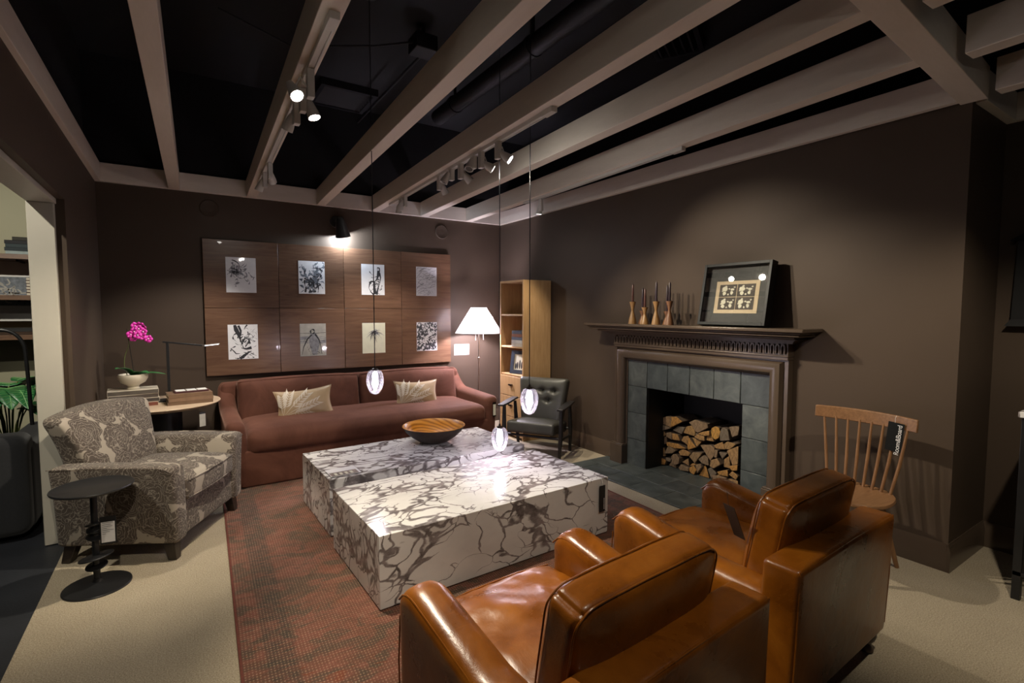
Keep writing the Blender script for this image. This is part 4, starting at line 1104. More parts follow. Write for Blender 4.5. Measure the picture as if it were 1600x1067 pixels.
# ---- oak bookcase, open side facing the room (-x)
bk = thing('bookcase', 'tall narrow honey-oak bookcase with two drawers in the corner', 'bookcase', (-0.215, -0.890, 0))
D2, W2, H2 = 0.195, 0.250, 1.845
obj('side_panel', B().box((-D2, -W2, 0), (D2, -W2 + 0.022, H2)), 'oak', bk, bevel=0.002)
obj('side_panel', B().box((-D2, W2 - 0.022, 0), (D2, W2, H2)), 'oak', bk, bevel=0.002)
obj('top_panel', B().box((-D2, -W2 + 0.022, H2 - 0.024), (D2, W2 - 0.022, H2)), 'oak', bk, bevel=0.002)
obj('back_panel', B().box((D2 - 0.010, -W2 + 0.022, 0.02), (D2, W2 - 0.022, H2 - 0.024)), 'oak', bk)
for z_ in (1.455, 1.080, 0.752):
    obj('shelf', B().box((-D2 + 0.006, -W2 + 0.022, z_ - 0.020), (D2 - 0.01, W2 - 0.022, z_)), 'oak', bk, bevel=0.002)
for za, zb in ((0.495, 0.725), (0.250, 0.488), (0.03, 0.243)):
    dr = obj('drawer', B().box((-D2 - 0.002, -W2 + 0.025, za), (D2 - 0.03, W2 - 0.025, zb)), 'oak', bk, bevel=0.002)
    obj('handle', B().box((-D2 - 0.022, -0.035, (za + zb) / 2 + 0.018), (-D2 - 0.002, 0.035, (za + zb) / 2 + 0.023)).box((-D2 - 0.022, -0.035, (za + zb) / 2 + 0.005), (-D2 - 0.019, 0.035, (za + zb) / 2 + 0.023)), 'bronze', dr)
z = 1.0805
for h_, w_, col, nm in ((0.040, 0.21, (0.55, 0.50, 0.42), 'cream book at the bottom of the bookcase pile'), (0.036, 0.205, (0.62, 0.60, 0.56), 'white book, second up in the bookcase pile'), (0.034, 0.20, (0.10, 0.12, 0.16), 'slate blue book in the middle of the bookcase pile'),
                        (0.036, 0.195, (0.22, 0.09, 0.05), 'russet book near the top of the bookcase pile'), (0.038, 0.19, (0.03, 0.04, 0.055), 'navy book on top of the bookcase pile')):
    book(nm, w_, 0.26, h_, col, (-0.272, -0.985, z), R(-90 + 3), 'books piled in the bookcase'); z += h_ + 0.0004
pf = thing('photo_frame', 'slate blue photo frame with dark figures in the bookcase', 'photo frame', (-0.350, -0.945, 0.757))
X = Rz(R(24)) @ Ry(R(10))
M['frameblue'] = plain('slate_blue_frame', (0.035, 0.045, 0.065), 0.4, 0.1, 10)
b = B()
fw, fh, ft = 0.118, 0.275, 0.045
b.box((0, -fw, 0.0), (0.02, -fw + ft, fh), X=X).box((0, fw - ft, 0), (0.02, fw, fh), X=X).box((0, -fw + ft, 0), (0.02, fw - ft, ft), X=X).box((0, -fw + ft, fh - ft), (0.02, fw - ft, fh), X=X)
obj('frame', b, 'frameblue', pf)
obj('photo', B().box((0.008, -fw + ft, ft), (0.018, fw - ft, fh - ft), X=X), 'papercream', pf)
b = B()
for k, (y_, h_) in enumerate(((-0.035, 0.09), (-0.008, 0.11), (0.022, 0.085), (0.045, 0.07))):
    b.add([tuple(X @ Vector((0.0072, y_ + 0.011 * math.cos(a), 0.055 + h_ / 2 + h_ / 2 * math.sin(a)))) for a in [2 * PI * q / 12 for q in range(12)]], [tuple(range(12))])
obj('figures', b, 'ink', pf)
wb = thing('white_box', 'small white frame standing in the bookcase top compartment', 'frame', (-0.32, -1.085, 1.4555))
obj('frame', B().box((-0.045, -0.012, 0), (0.045, 0.0, 0.30)), 'black', wb, bevel=0.002)
obj('mat', B().box((-0.036, 0.0, 0.14), (0.036, 0.003, 0.28)), 'paper', wb)

# ---- black leather lounge chair (local front is -y)
lc = thing('lounge_chair', 'black tufted leather lounge chair with black wooden arms', 'lounge chair', (-0.496, -1.552, 0), R(-57.5))
def lseat(x, y, z):
    k = max(0, 1 - (x / 0.25) ** 4) * max(0, 1 - (y / 0.20) ** 4)
    return x, y, z + (0.022 * k if z > 0 else 0)
X = Tm(0, -0.040, 0.280) @ Rx(R(-6))
obj('seat', B().rbox((0, 0, 0), (0.262, 0.220, 0.060), 0.030, (12, 12, 3), lseat, X=X), 'blackleather', lc)
tufts = [(-0.13, 0.125), (0.0, 0.125), (0.13, 0.125), (-0.075, 0.02), (0.075, 0.02)]
def lback(x, y, z):
    k = max(0, 1 - (x / 0.27) ** 4) * max(0, 1 - (z / 0.27) ** 4)
    wd = 1.0 + 0.12 * z / 0.27
    if y < 0:
        y -= 0.034 * k
        for tx, tz in tufts:
            d2 = (x - tx) ** 2 + (z - tz) ** 2
            y += 0.034 * math.exp(-d2 / 0.0008)
            y += 0.016 * math.exp(-((z - tz) ** 2) / 0.0003) * math.exp(-abs(x - tx) / 0.05)
    return x * wd, y, z
X = Tm(0, 0.140, 0.510) @ Rx(R(-11))
bo = obj('backrest', B().rbox((0, 0, 0), (0.255, 0.050, 0.262), 0.035, (36, 2, 36), lback, X=X), 'blackleather', lc)
b = B()
for tx, tz in tufts:
    b.lathe([(0.0, 0.006), (0.006, 0.004), (0.009, 0.0)], 10, X=X @ Tm(tx * (1 + 0.12 * tz / 0.27), -0.046, tz) @ Rx(PI / 2))
obj('button', b, 'black', bo)['kind'] = 'stuff'
for sx in (-1, 1):
    fy = -0.190
    obj('leg', B().tube([(sx * 0.300, fy, 0.002), (sx * 0.314, fy, 0.25), (sx * 0.316, fy + 0.01, 0.50)], [0.015, 0.025, 0.018], 12), 'blackwood', lc)
    obj('leg', B().tube([(sx * 0.300, 0.160, 0.002), (sx * 0.312, 0.13, 0.25), (sx * 0.315, 0.095, 0.505)], [0.015, 0.024, 0.017], 12), 'blackwood', lc)
    ar = [(sx * 0.325, -0.262 + 0.40 * i / 10, 0.515 - 0.012 * math.cos(i / 10 * PI)) for i in range(11)]
    b = B()
    vs, fs = [], []
    for i, (x, y, zz) in enumerate(ar):
        wv = 0.032 + 0.010 * math.sin(PI * i / 10)
        vs += [(x - wv, y, zz), (x + wv, y, zz), (x + wv, y, zz + 0.020), (x - wv, y, zz + 0.020)]
    for i in range(10):
        for k in range(4): fs.append((i * 4 + k, i * 4 + (k + 1) % 4, i * 4 + 4 + (k + 1) % 4, i * 4 + 4 + k))
    fs += [(3, 2, 1, 0), (40, 41, 42, 43)]
    obj('armrest', B().add(vs, fs), 'blackwood', lc, bevel=0.006)
    obj('side_rail', B().tube([(sx * 0.322, fy + 0.01, 0.200), (sx * 0.31, 0.135, 0.180)], 0.014, 10), 'blackwood', lc)
obj('front_rail', B().tube([(-0.318, -0.185, 0.205), (0.318, -0.185, 0.205)], 0.014, 10), 'blackwood', lc)
obj('rear_rail', B().tube([(-0.31, 0.13, 0.25), (0.31, 0.13, 0.25)], 0.014, 10), 'blackwood', lc)

# ---- spindle-back side chair (local front is -y)
wc = thing('side_chair', 'walnut spindle-back side chair against the fireplace wall', 'chair', (-0.405, -4.475, 0), R(-92))
pts = []
for k in range(40):
    a = 2 * PI * k / 40
    x, y = 0.245 * math.copysign(abs(math.cos(a)) ** 0.75, math.cos(a)), 0.215 * math.copysign(abs(math.sin(a)) ** 0.85, math.sin(a))
    x *= 1.0 - 0.10 * (y / 0.215)
    pts.append((x, y))
n = len(pts); vs, fs = [], []
for (s_, z_) in ((0.90, 0.418), (1.0, 0.432), (1.0, 0.442), (0.985, 0.448), (0.80, 0.446), (0.45, 0.436), (0.001, 0.434)):
    vs += [(x * s_, y * s_, z_) for x, y in pts]
for i in range(6):
    for k in range(n): fs.append((i * n + k, i * n + (k + 1) % n, (i + 1) * n + (k + 1) % n, (i + 1) * n + k))
fs.append(tuple(range(n - 1, -1, -1)))
obj('seat', B().add(vs, fs), 'chairwood', wc, angle=50)
for sx in (-1, 1):
    obj('leg', B().tube([(sx * 0.135, -0.11, 0.425), (sx * 0.160, -0.175, 0.002)], [0.019, 0.012], 12), 'chairwoodz', wc)
    obj('leg', B().tube([(sx * 0.125, 0.12, 0.425), (sx * 0.190, 0.225, 0.002)], [0.019, 0.012], 12), 'chairwoodz', wc)
for k in range(8):
    s_ = (k - 3.5) / 3.5
    obj('spindle', B().tube([(s_ * 0.172, 0.160 - 0.020 * abs(s_), 0.440), (s_ * 0.200, 0.190 - 0.02 * s_ * s_, 0.62), (s_ * 0.226, 0.215 - 0.028 * s_ * s_, 0.835)], [0.0085, 0.0095, 0.0065], 10), 'chairwoodz', wc)
vs, fs = [], []
NR = 20
for i in range(NR + 1):
    s_ = -1 + 2 * i / NR; x = s_ * 0.275; y = 0.222 - 0.048 * s_ * s_
    lo, hi = 0.822 - 0.002 * (1 - s_ * s_), 0.893 + 0.004 * (1 - s_ * s_)
    vs += [(x, y - 0.010, lo), (x, y + 0.010, lo), (x, y + 0.016, hi), (x, y - 0.004, hi)]
for i in range(NR):
    for k in range(4): fs.append((i * 4 + k, i * 4 + 4 + k, i * 4 + 4 + (k + 1) % 4, i * 4 + (k + 1) % 4))
fs += [(0, 1, 2, 3), (NR * 4 + 3, NR * 4 + 2, NR * 4 + 1, NR * 4)]
obj('crest_rail', B().add(vs, fs), 'chairwood', wc, bevel=0.004)
tg = thing('hang_tag', 'black hang tag with white lettering tied to the spindle-back chair', 'hang tag', (-0.232, -4.648, 0.780), R(-92))
obj('card', B().box((-0.040, -0.003, -0.088), (0.040, 0.0, 0.080), X=Ry(R(5))), 'matteblack', tg)
text('lettering', 'Room&Board', 0.034, 'tagtext', tg, Ry(R(5)) @ Tm(0.020, -0.0034, -0.018) @ Rx(PI / 2) @ Rz(PI / 2), 0.92)
obj('cord', B().tube([(0.0, -0.002, 0.075), (0.0, -0.004, 0.105), (0.0, 0.012, 0.120)], 0.0009, 5), 'white', tg)

# ---- leather club chairs (local front is +y)
CW = 0.425
def club_chair(label, loc, rz):
    t = thing('club_chair', label, 'armchair', loc, rz, 'pair of cognac leather club chairs')
    obj('base', B().rbox((0, 0.02, 0.20), (0.33, 0.35, 0.085), 0.015, (6, 6, 2)), 'leather', t)
    def sc(x, y, z):
        k = max(0, 1 - (x / 0.285) ** 4) * max(0, 1 - (y / 0.345) ** 4)
        if z > 0: z += 0.035 * k + 0.016 * nz(x, y, 0, 7, 1.3) * k + 0.006 * nz(x, y, 0, 18, 2)
        if y > 0: y += 0.02 * max(0, 1 - (x / 0.285) ** 4)
        return x, y, z
    s = obj('seat_cushion', B().rbox((0, 0.085, 0.355), (0.285, 0.345, 0.070), 0.035, (26, 30, 3), sc), 'leather', t)
    obj('piping', B().tube([(-0.279, 0.43, 0.415), (-0.12, 0.448, 0.42), (0.12, 0.448, 0.42), (0.279, 0.43, 0.415)], 0.0035, 6), 'leather', s)
    def top(y):
        # y local from the arm centre, front +0.385
        q = (0.385 - y) / 0.77                    # 0 front .. 1 rear
        z = 0.600 - 0.085 * min(1, q / 0.62) ** 1.1 - 0.015 * max(0, q - 0.62)
        if q < 0.16: z -= 0.105 * (1 - math.sqrt(max(0, 1 - ((0.16 - q) / 0.16) ** 2)))
        return z
    def af(x, y, z):
        k = (z + 0.25) / 0.50
        return x * (1 + 0.10 * k), y, -0.25 + k * (top(y) - 0.10)
    for sx in (-1, 1):
        a = obj('arm', B().rbox((sx * 0.350, 0.035, 0.35), (0.068, 0.385, 0.25), 0.055, (2, 30, 8), af), 'leather', t)
        for xo in (sx * (0.350 + 0.050), sx * (0.350 - 0.050)):
            pth = [(xo + (sx * 0.012 if abs(xo) > 0.35 else -sx * 0.012), 0.035 + y, top(y) - 0.022) for y in [0.372 - 0.72 * i / 24 for i in range(25)]]
            obj('piping', B().tube(pth, 0.0034, 6), 'leather', a)
        obj('arm_front_seam', B().tube([(sx * (0.35 + 0.060), 0.415, 0.12), (sx * (0.35 + 0.062), 0.416, 0.30), (sx * (0.35 + 0.058), 0.410, 0.46)], 0.003, 6), 'leather', a)
    def bf(x, y, z):
        k = (z + 0.265) / 0.53
        return x, y - 0.020 * k, z + (0.006 * (1 - (x / CW) ** 2) if z > 0 else 0)
    bk_ = obj('back', B().rbox((0, -0.355, 0.365), (CW, 0.068, 0.265), 0.022, (10, 3, 8), bf), 'leather', t)
    obj('piping', B().tube([(-CW + 0.009, -0.421, 0.14), (-CW + 0.008, -0.430, 0.36), (-CW + 0.008, -0.434, 0.622), (0, -0.435, 0.631), (CW - 0.008, -0.434, 0.622), (CW - 0.008, -0.430, 0.36), (CW - 0.009, -0.421, 0.14)], 0.0034, 6), 'leather', bk_)
    X = Tm(0, -0.248, 0.598) @ Rx(R(10))
    def corner(x, z):
        u, v = abs(x) / 0.305, abs(z) / 0.205
        m_ = max(u, v)
        if m_ < 1e-6: return x, z
        f = m_ / (u ** 11 + v ** 11) ** (1 / 11)
        return x * f, z * f
    def cf(x, y, z):
        k = max(0, 1 - (x / 0.30) ** 4) * max(0, 1 - (z / 0.20) ** 4)
        x2, z2 = corner(x, z)
        if y > 0: y += 0.060 * k
        else: y -= 0.028 * k
        ed = max(abs(x) / 0.305, abs(z) / 0.205)
        y += 0.004 * nz(x, z, y, 8, 5.0) * (1 - ed ** 4) + 0.005 * nz(x * 3.0, z, y, 7, 1.0) * ed ** 3 * (1 - ed ** 12)
        if z > 0: z2 += 0.004 * nz(x, y, 0, 6, 2.0) + 0.005 * (1 - (x / 0.305) ** 2)
        return x2, y, z2
    c = obj('back_cushion', B().rbox((0, 0, 0), (0.305, 0.056, 0.205), 0.024, (34, 5, 24), cf, X=X), 'leather', t)
    for yy in (-0.052, 0.052):
        rim = [(-0.305, -0.18), (-0.305, -0.05), (-0.305, 0.08)] + [(-0.305, 0.16), (-0.300, 0.198)] + [(-0.26 + 0.52 * i / 14, 0.205) for i in range(15)] + [(0.300, 0.198), (0.305, 0.16), (0.305, 0.08), (0.305, -0.05), (0.305, -0.18)]
        p = []
        for x, z in rim:
            x2, y2, z2 = cf(x, yy, z)
            p.append((x2 * 0.998, y2, z2 - 0.004))
        obj('piping', B().tube(smooth_path(p, 4), 0.0030, 6, X=X), 'leather', c)
    for sx in (-1, 1):
        for yy in (-0.375, 0.34):
            obj('foot', B().lathe([(0.018, 0.0), (0.026, 0.006), (0.027, 0.020), (0.018, 0.034), (0.017, 0.042), (0.030, 0.058), (0.036, 0.078), (0.034, 0.096), (0.028, 0.118)], 20, (sx * 0.372, yy, 0)), 'bunfoot', t)
    return t
club_chair('cognac leather club chair in the foreground, back to the picture', (-2.615, -4.615, 0), R(4))
club_chair('cognac leather club chair beside the spindle-back chair', (-1.545, -4.545, 0), R(2.5))
tg = thing('hang_tag', 'dark hang tag tucked behind the far leather chair\'s back cushion', 'hang tag', (-1.872, -4.70, 0.70), R(78))
obj('card', B().box((-0.028, -0.001, -0.10), (0.028, 0.001, 0.05), X=Rx(R(-24))), 'black', tg)
obj('cord', B().tube([(0, 0.02, 0.045), (0.0, 0.03, 0.10)], 0.001, 5), 'ink', tg)

# ---- rug
rug = obj('area_rug', B().box((-1.37, -1.85, 0), (1.37, 1.85, 0.006)), 'rug', None, bevel=0.003)
rug.location = (-2.085, -2.87, 0.0005); rug.rotation_euler = (0, 0, R(-2.0))
M['binding'] = plain('dark_red_binding', (0.13, 0.035, 0.022), 0.9, 0.2, 60)
for x0, x1 in ((-1.378, -1.366), (1.366, 1.378)):
    obj('binding', B().box((x0, -1.85, 0), (x1, 1.85, 0.0085)), 'binding', rug, bevel=0.002)
tag(rug, 'worn red-brown patterned rug under the marble tables', 'rug')

# ---- black cabinet at the picture edge
cb = thing('black_cabinet', 'black metal cabinet with pale stone top beside the recessed wall', 'cabinet', (0.27, -5.42, 0))
cx0, cx1, cy0, cy1, ch = -0.330, 0.320, -0.55, 0.29, 0.985
for x in (cx0, cx1 - 0.035):
    for y in (cy0, cy1 - 0.035): obj('leg', B().box((x, y, 0), (x + 0.035, y + 0.035, ch - 0.03)), 'black', cb, bevel=0.002)
obj('body', B().box((cx0 + 0.012, cy0 + 0.012, 0.15), (cx1 - 0.012, cy1 - 0.012, ch - 0.03)), 'blackwood', cb)
for k in range(2):
    ya = cy0 + 0.04 + k * 0.385
    dd = obj('door', B().box((cx0 + 0.002, ya, 0.19), (cx0 + 0.012, ya + 0.375, ch - 0.06)), 'blackwood', cb, bevel=0.002)
    obj('handle', B().tube([(cx0 - 0.014, ya + (0.34 if k == 0 else 0.035), 0.5), (cx0 - 0.014, ya + (0.34 if k == 0 else 0.035), 0.62)], 0.005, 8), 'bronze', dd)
obj('rail', B().box((cx0, cy0, 0.13), (cx1, cy1, 0.15)), 'black', cb)
obj('stone_top', B().box((cx0 - 0.012, cy0 - 0.012, ch - 0.03), (cx1 + 0.012, cy1 + 0.012, ch)), 'marble', cb, bevel=0.003)
wl = thing('wall_piece', 'black wall piece with flared top and base on the recessed wall', 'wall piece', (0.608, -5.09, 1.67))  # plain black form on the wall, flared at top and base, kind left open
b = B()
def frustum(z0, z1, y0a, y0b, x0, x1):
    b.add([(-x0, -y0a, z0), (0, -y0a, z0), (0, y0a, z0), (-x0, y0a, z0), (-x1, -y0b, z1), (0, -y0b, z1), (0, y0b, z1), (-x1, y0b, z1)], [(0, 3, 2, 1), (4, 5, 6, 7), (0, 1, 5, 4), (1, 2, 6, 5), (2, 3, 7, 6), (3, 0, 4, 7)])
frustum(-0.22, 0.25, 0.158, 0.145, 0.05, 0.05)
obj('body', b, 'black', wl)
b = B(); frustum(0.25, 0.34, 0.180, 0.06, 0.07, 0.03); obj('cap', b, 'black', wl)
b = B(); frustum(-0.262, -0.22, 0.182, 0.158, 0.07, 0.05); obj('base', b, 'black', wl)

# ================================================================== ON THE SOFA WALL
PX0, PX1, PZ0, PZ1 = -3.4436, -0.7683, 0.8421, 2.1972
pw_, ph_ = (PX1 - PX0) / 4, (PZ1 - PZ0) / 2
PCX = [-3.1135, -2.4355, -1.7625, -1.0965]
names = [['smoky smudged ink study', 'crowded blue-grey brush figures', 'single black seated figure', 'fine grey hatching'],
         ['bold black splayed brushwork', 'grey robed figure on a shore', 'spiky plant on cream paper', 'dense black looping shapes']]
def curve(rnd, c, sp, n, wob):
    a = rnd.uniform(0, 2 * PI); p = [max(-0.118, min(0.118, c[0] + rnd.gauss(0, sp[0]))), max(-0.158, min(0.158, c[1] + rnd.gauss(0, sp[1])))]
    pts = []; da = rnd.uniform(-0.5, 0.5)
    for k in range(n):
        pts.append(tuple(p)); a += da + rnd.gauss(0, 0.25)
        p[0] += wob * math.cos(a); p[1] += wob * math.sin(a)
        if not (-0.128 < p[0] < 0.128): a = PI - a; p[0] = max(-0.128, min(0.128, p[0]))
        if not (-0.168 < p[1] < 0.168): a = -a; p[1] = max(-0.168, min(0.168, p[1]))
    return pts
def art_strokes(i, rnd):
    """returns [(points, width, material)] in print coordinates"""
    S = []
    def add(p, w_, m_='ink'): S.append((p, w_, m_))
    def poly(*p): return [(x * 0.134, z * 0.175) for x, z in p]
    if i == 0:
        for k in range(34): add(curve(rnd, (-0.045, 0.045), (0.028, 0.025), 7, 0.012), rnd.uniform(0.002, 0.010), 'inkgrey')
        for k in range(12): add(curve(rnd, (-0.040, 0.030), (0.015, 0.012), 5, 0.008), rnd.uniform(0.004, 0.008), 'ink')
        for k in range(12): add(curve(rnd, (0.040, -0.020), (0.030, 0.012), 6, 0.012), rnd.uniform(0.002, 0.006), 'inkgrey')
        for k in range(5): add(curve(rnd, (-0.045, -0.070), (0.008, 0.008), 5, 0.008), 0.006, 'inkgrey')
        add(poly((-0.6, 0.85), (-0.4, 0.8), (-0.2, 0.7), (-0.1, 0.55)), 0.005)
    elif i == 1:
        for k in range(50): add(curve(rnd, (0.0, 0.02), (0.055, 0.075), 8, 0.012), rnd.uniform(0.004, 0.016), 'inkblue')
        for k in range(26): add(curve(rnd, (0.0, -0.02), (0.050, 0.080), 7, 0.011), rnd.uniform(0.003, 0.010), 'ink')
        for x in (-0.07, -0.025, 0.02, 0.06): add([(x + 0.006 * math.sin(k), -0.16 + k * 0.022) for k in range(7)], 0.011, 'ink')
    elif i == 2:
        add(poly((0.40, 0.82), (0.55, 0.78), (0.58, 0.62), (0.45, 0.55), (0.38, 0.66), (0.40, 0.82)), 0.010)
        add(poly((0.50, 0.60), (0.45, 0.30), (0.35, 0.05), (0.15, -0.10), (-0.15, -0.12), (-0.30, -0.25)), 0.022)
        add(poly((0.55, 0.45), (0.66, 0.15), (0.62, -0.15), (0.45, -0.45), (0.30, -0.98)), 0.017)
        add(poly((-0.30, -0.25), (-0.38, -0.55), (-0.20, -0.82), (0.02, -0.98)), 0.016)
        add(poly((0.30, 0.20), (0.0, 0.12), (-0.15, 0.15)), 0.008)
        add(poly((0.15, -0.10), (0.10, -0.50), (0.20, -0.95)), 0.022)
        for k in range(24): add(curve(rnd, (0.035, -0.045), (0.026, 0.050), 6, 0.011), rnd.uniform(0.002, 0.009), 'ink')
    elif i == 3:
        for k in range(120):
            x, z_ = rnd.uniform(-0.12, 0.12), rnd.uniform(-0.16, 0.16); a = rnd.gauss(0.35, 0.5); L = rnd.uniform(0.02, 0.06)
            p = [(max(-0.13, min(0.13, x + L * (q - 1) * math.cos(a))), max(-0.17, min(0.17, z_ + L * (q - 1) * math.sin(a) + 0.004 * (q == 1)))) for q in range(3)]
            add(p, rnd.uniform(0.001, 0.004), 'inkgrey' if k % 3 else 'ink')
    elif i == 4:
        add(poly((-0.55, 0.98), (-0.45, 0.70), (-0.30, 0.45), (-0.20, 0.15), (-0.10, -0.10)), 0.026)
        add(poly((-0.30, 0.95), (-0.15, 0.65), (-0.15, 0.35)), 0.014)
        add(poly((0.30, 0.98), (0.15, 0.85), (0.10, 0.70)), 0.010)
        add(poly((-0.05, 0.0), (0.15, 0.25), (0.40, 0.10), (0.38, -0.12)), 0.026)
        add(poly((0.45, 0.50), (0.35, 0.25), (0.42, 0.0)), 0.012)
        add(poly((-0.15, -0.35), (0.2, -0.42), (0.55, -0.35)), 0.020)
        add(poly((-0.85, -0.35), (-0.62, -0.55), (-0.50, -0.68), (-0.25, -0.68)), 0.007)
        add(poly((-0.25, -0.98), (0.05, -0.80), (0.35, -0.62), (0.55, -0.55)), 0.018)
        for k in range(26): add(curve(rnd, (0.0, -0.03), (0.050, 0.085), 7, 0.012), rnd.uniform(0.002, 0.009), 'ink')
        for k in range(14): add(curve(rnd, (0.07, 0.06), (0.03, 0.06), 6, 0.012), rnd.uniform(0.001, 0.004), 'inkgrey')
    elif i == 5:
        add(poly((-1, 0.42), (0, 0.40), (1, 0.44)), 0.004, 'ink')
        for z_ in (0.15, 0.05, -0.1, -0.2): add(poly((-1, z_), (-0.4, z_ + 0.03), (0.2, z_), (1, z_ + 0.05)), 0.016, 'inkgrey')
        add([(0.020 * math.cos(a) - 0.006, 0.090 + 0.024 * math.sin(a)) for a in [2 * PI * k / 14 for k in range(15)]], 0.014, 'ink')
        add(poly((-0.02, 0.42), (0.05, 0.10), (0.10, -0.40), (0.10, -0.95)), 0.085, 'inkgrey')
        add(poly((-0.10, 0.32), (-0.45, 0.05), (-0.75, -0.45), (-0.88, -0.92)), 0.012, 'ink')
        add(poly((0.15, 0.35), (0.45, 0.0), (0.60, -0.5), (0.66, -0.92)), 0.014, 'ink')
        for k in range(20): add(curve(rnd, (0.0, -0.09), (0.06, 0.04), 6, 0.012), rnd.uniform(0.001, 0.004), 'ink')
    elif i == 6:
        add(poly((0.03, 0.62), (0.05, 0.2), (0.06, -0.2), (0.04, -0.88)), 0.006)
        for k in range(44):
            a = rnd.uniform(-0.5, PI + 0.5) if k % 3 else rnd.uniform(-1.2, -0.2) - (k % 2) * 1.2
            L = rnd.uniform(0.04, 0.105); c = (0.008 + rnd.gauss(0, 0.008), 0.07 + rnd.gauss(0, 0.015))
            p = [(c[0] + L * s * math.cos(a + 0.5 * s), c[1] + L * s * math.sin(a + 0.5 * s) * 0.75 - 0.05 * s * s) for s in (0, 0.25, 0.5, 0.75, 1)]
            p = [(max(-0.13, min(0.13, x)), max(-0.17, min(0.17, z_))) for x, z_ in p]
            add(p, [0.005, 0.006, 0.005, 0.003, 0.001], 'ink' if k % 2 else 'inkgrey')
    else:
        for k in range(95): add(curve(rnd, (0, 0), (0.085, 0.12), 9, 0.011), rnd.uniform(0.006, 0.017), 'ink')
        for k in range(12): add(curve(rnd, (0, 0), (0.065, 0.09), 9, 0.013), rnd.uniform(0.004, 0.009), 'paper')
    return S
for r_ in range(2):
    for c in range(4):
        i = r_ * 4 + c
        xa = PX0 + c * pw_; zb = PZ1 - r_ * ph_
        xs = (PX0, -2.766, -2.094, -1.420, PX1); xa, xb = xs[c], xs[c + 1]
        cx_, cz_ = (xa + xb) / 2, zb - ph_ / 2
        t = thing('wall_art', 'square walnut art panel with ' + names[r_][c], 'wall art', (cx_, 0, cz_), 0, 'walnut art panels above the sofa')
        hw = (xb - xa) / 2
        obj('panel', B().box((-hw + 0.002, -0.036, -ph_ / 2 + 0.002), (hw - 0.002, -0.002, ph_ / 2 - 0.002)), m_panel(i), t, bevel=0.002)
        zc = (1.851 if r_ == 0 else 1.176) - cz_; xc = PCX[c] - cx_
        paper = ('paper', 'paper', 'paper', 'paper', 'paper', 'papergrey', 'papercream', 'paper')[i]
        pr = obj('print', B().box((xc - 0.135, -0.0385, zc - 0.176), (xc + 0.135, -0.036, zc + 0.176)), paper, t)
        lay = {}
        for q, (p, w_, m_) in enumerate(art_strokes(i, random.Random(100 + i))):
            if i != 3 and not isinstance(w_, list): w_ *= (1.9, 1.6, 1.35, 1, 1.35, 1.1, 1.6, 1.35)[i]
            ww = [w_ * (0.7 + 0.5 * math.sin(k * 1.3 + q)) for k in range(len(p))] if not isinstance(w_, list) else w_
            lay.setdefault(m_, B()).ribbon([(xc + x, zc + z_) for x, z_ in p], ww, -0.0387 - 0.0000012 * q - (0.0002 if m_ == 'ink' else 0.0005 if m_ == 'paper' else 0))
        for m_, bb in lay.items(): obj('brush_strokes' if m_ == 'ink' else 'ink_wash', bb, m_, pr)

# wall sconce
ws = thing('wall_sconce', 'black cone wall sconce lighting the art panels', 'wall sconce', (-2.165, 0, 2.475))
obj('wall_plate', B().lathe([(0.062, 0.0), (0.062, 0.014), (0.056, 0.020), (0.0, 0.020)], 36, X=Rx(PI / 2)), 'black', ws)
obj('arm', B().tube([(0, -0.015, 0.0), (0.0, -0.085, 0.014), (0.01, -0.150, 0.010)], 0.010, 12), 'black', ws)
XS = Tm(0.012, -0.155, 0.005) @ Ry(R(-13)) @ Rx(R(15))
sh = obj('shade', B().lathe([(0.028, 0.03), (0.034, 0.028), (0.040, 0.01), (0.082, -0.185), (0.079, -0.185), (0.036, 0.005), (0.0, 0.02)], 40, X=XS), 'black', ws)
obj('bulb', B().lathe([(0.0, -0.13), (0.022, -0.12), (0.026, -0.10), (0.014, -0.06), (0.0, -0.05)], 16, X=XS), 'sconcebulb', ws)
point('sconce_light', tuple(XS @ Vector((0, 0, -0.190))), 26, (0.72, 0.85, 1.0), 0.015, ws)
for x, lab in ((-3.369, 'round brown wall speaker near the doorway corner'), (-0.871, 'round brown wall speaker above the floor lamp')):
    t = thing('wall_speaker', lab, 'speaker', (x, 0, 2.492 if x < -2 else 2.476), 0, 'round speakers flush on the sofa wall')
    obj('rim', B().lathe([(0.085, 0.0), (0.085, 0.006), (0.078, 0.012), (0.070, 0.008)], 40, X=Rx(PI / 2)), 'wall', t)
    obj('grille', B().lathe([(0.070, 0.004), (0.068, 0.007), (0.0, 0.009)], 40, X=Rx(PI / 2)), 'wall', t)
cd = thing('wall_card', 'white sign card with small drawings beside the art panels', 'sign card', (-0.598, -0.001, 0.990))
obj('card', B().box((-0.110, -0.004, -0.072), (0.110, 0.0, 0.072)), 'papergrey', cd)
b = B()
for x, w_, z_ in ((-0.09, 0.05, 0.0), (-0.085, 0.035, -0.012), (-0.06, 0.02, 0.012)): b.box((x, -0.0045, z_), (x + w_, -0.004, z_ + 0.008))
for x in (0.015, 0.05, 0.08):
    b.tube([(x, -0.0043, -0.01), (x, -0.0043, 0.02), (x + 0.008, -0.0043, 0.04), (x + 0.016, -0.0043, 0.02), (x + 0.016, -0.0043, -0.01)], 0.0015, 4)
obj('drawings', b, 'inkgrey', cd)
M['redprint'] = plain('red_print', (0.45, 0.06, 0.05), 0.6)
obj('red_line', B().box((0.0, -0.0045, -0.024), (0.09, -0.004, -0.019)), 'redprint', cd)

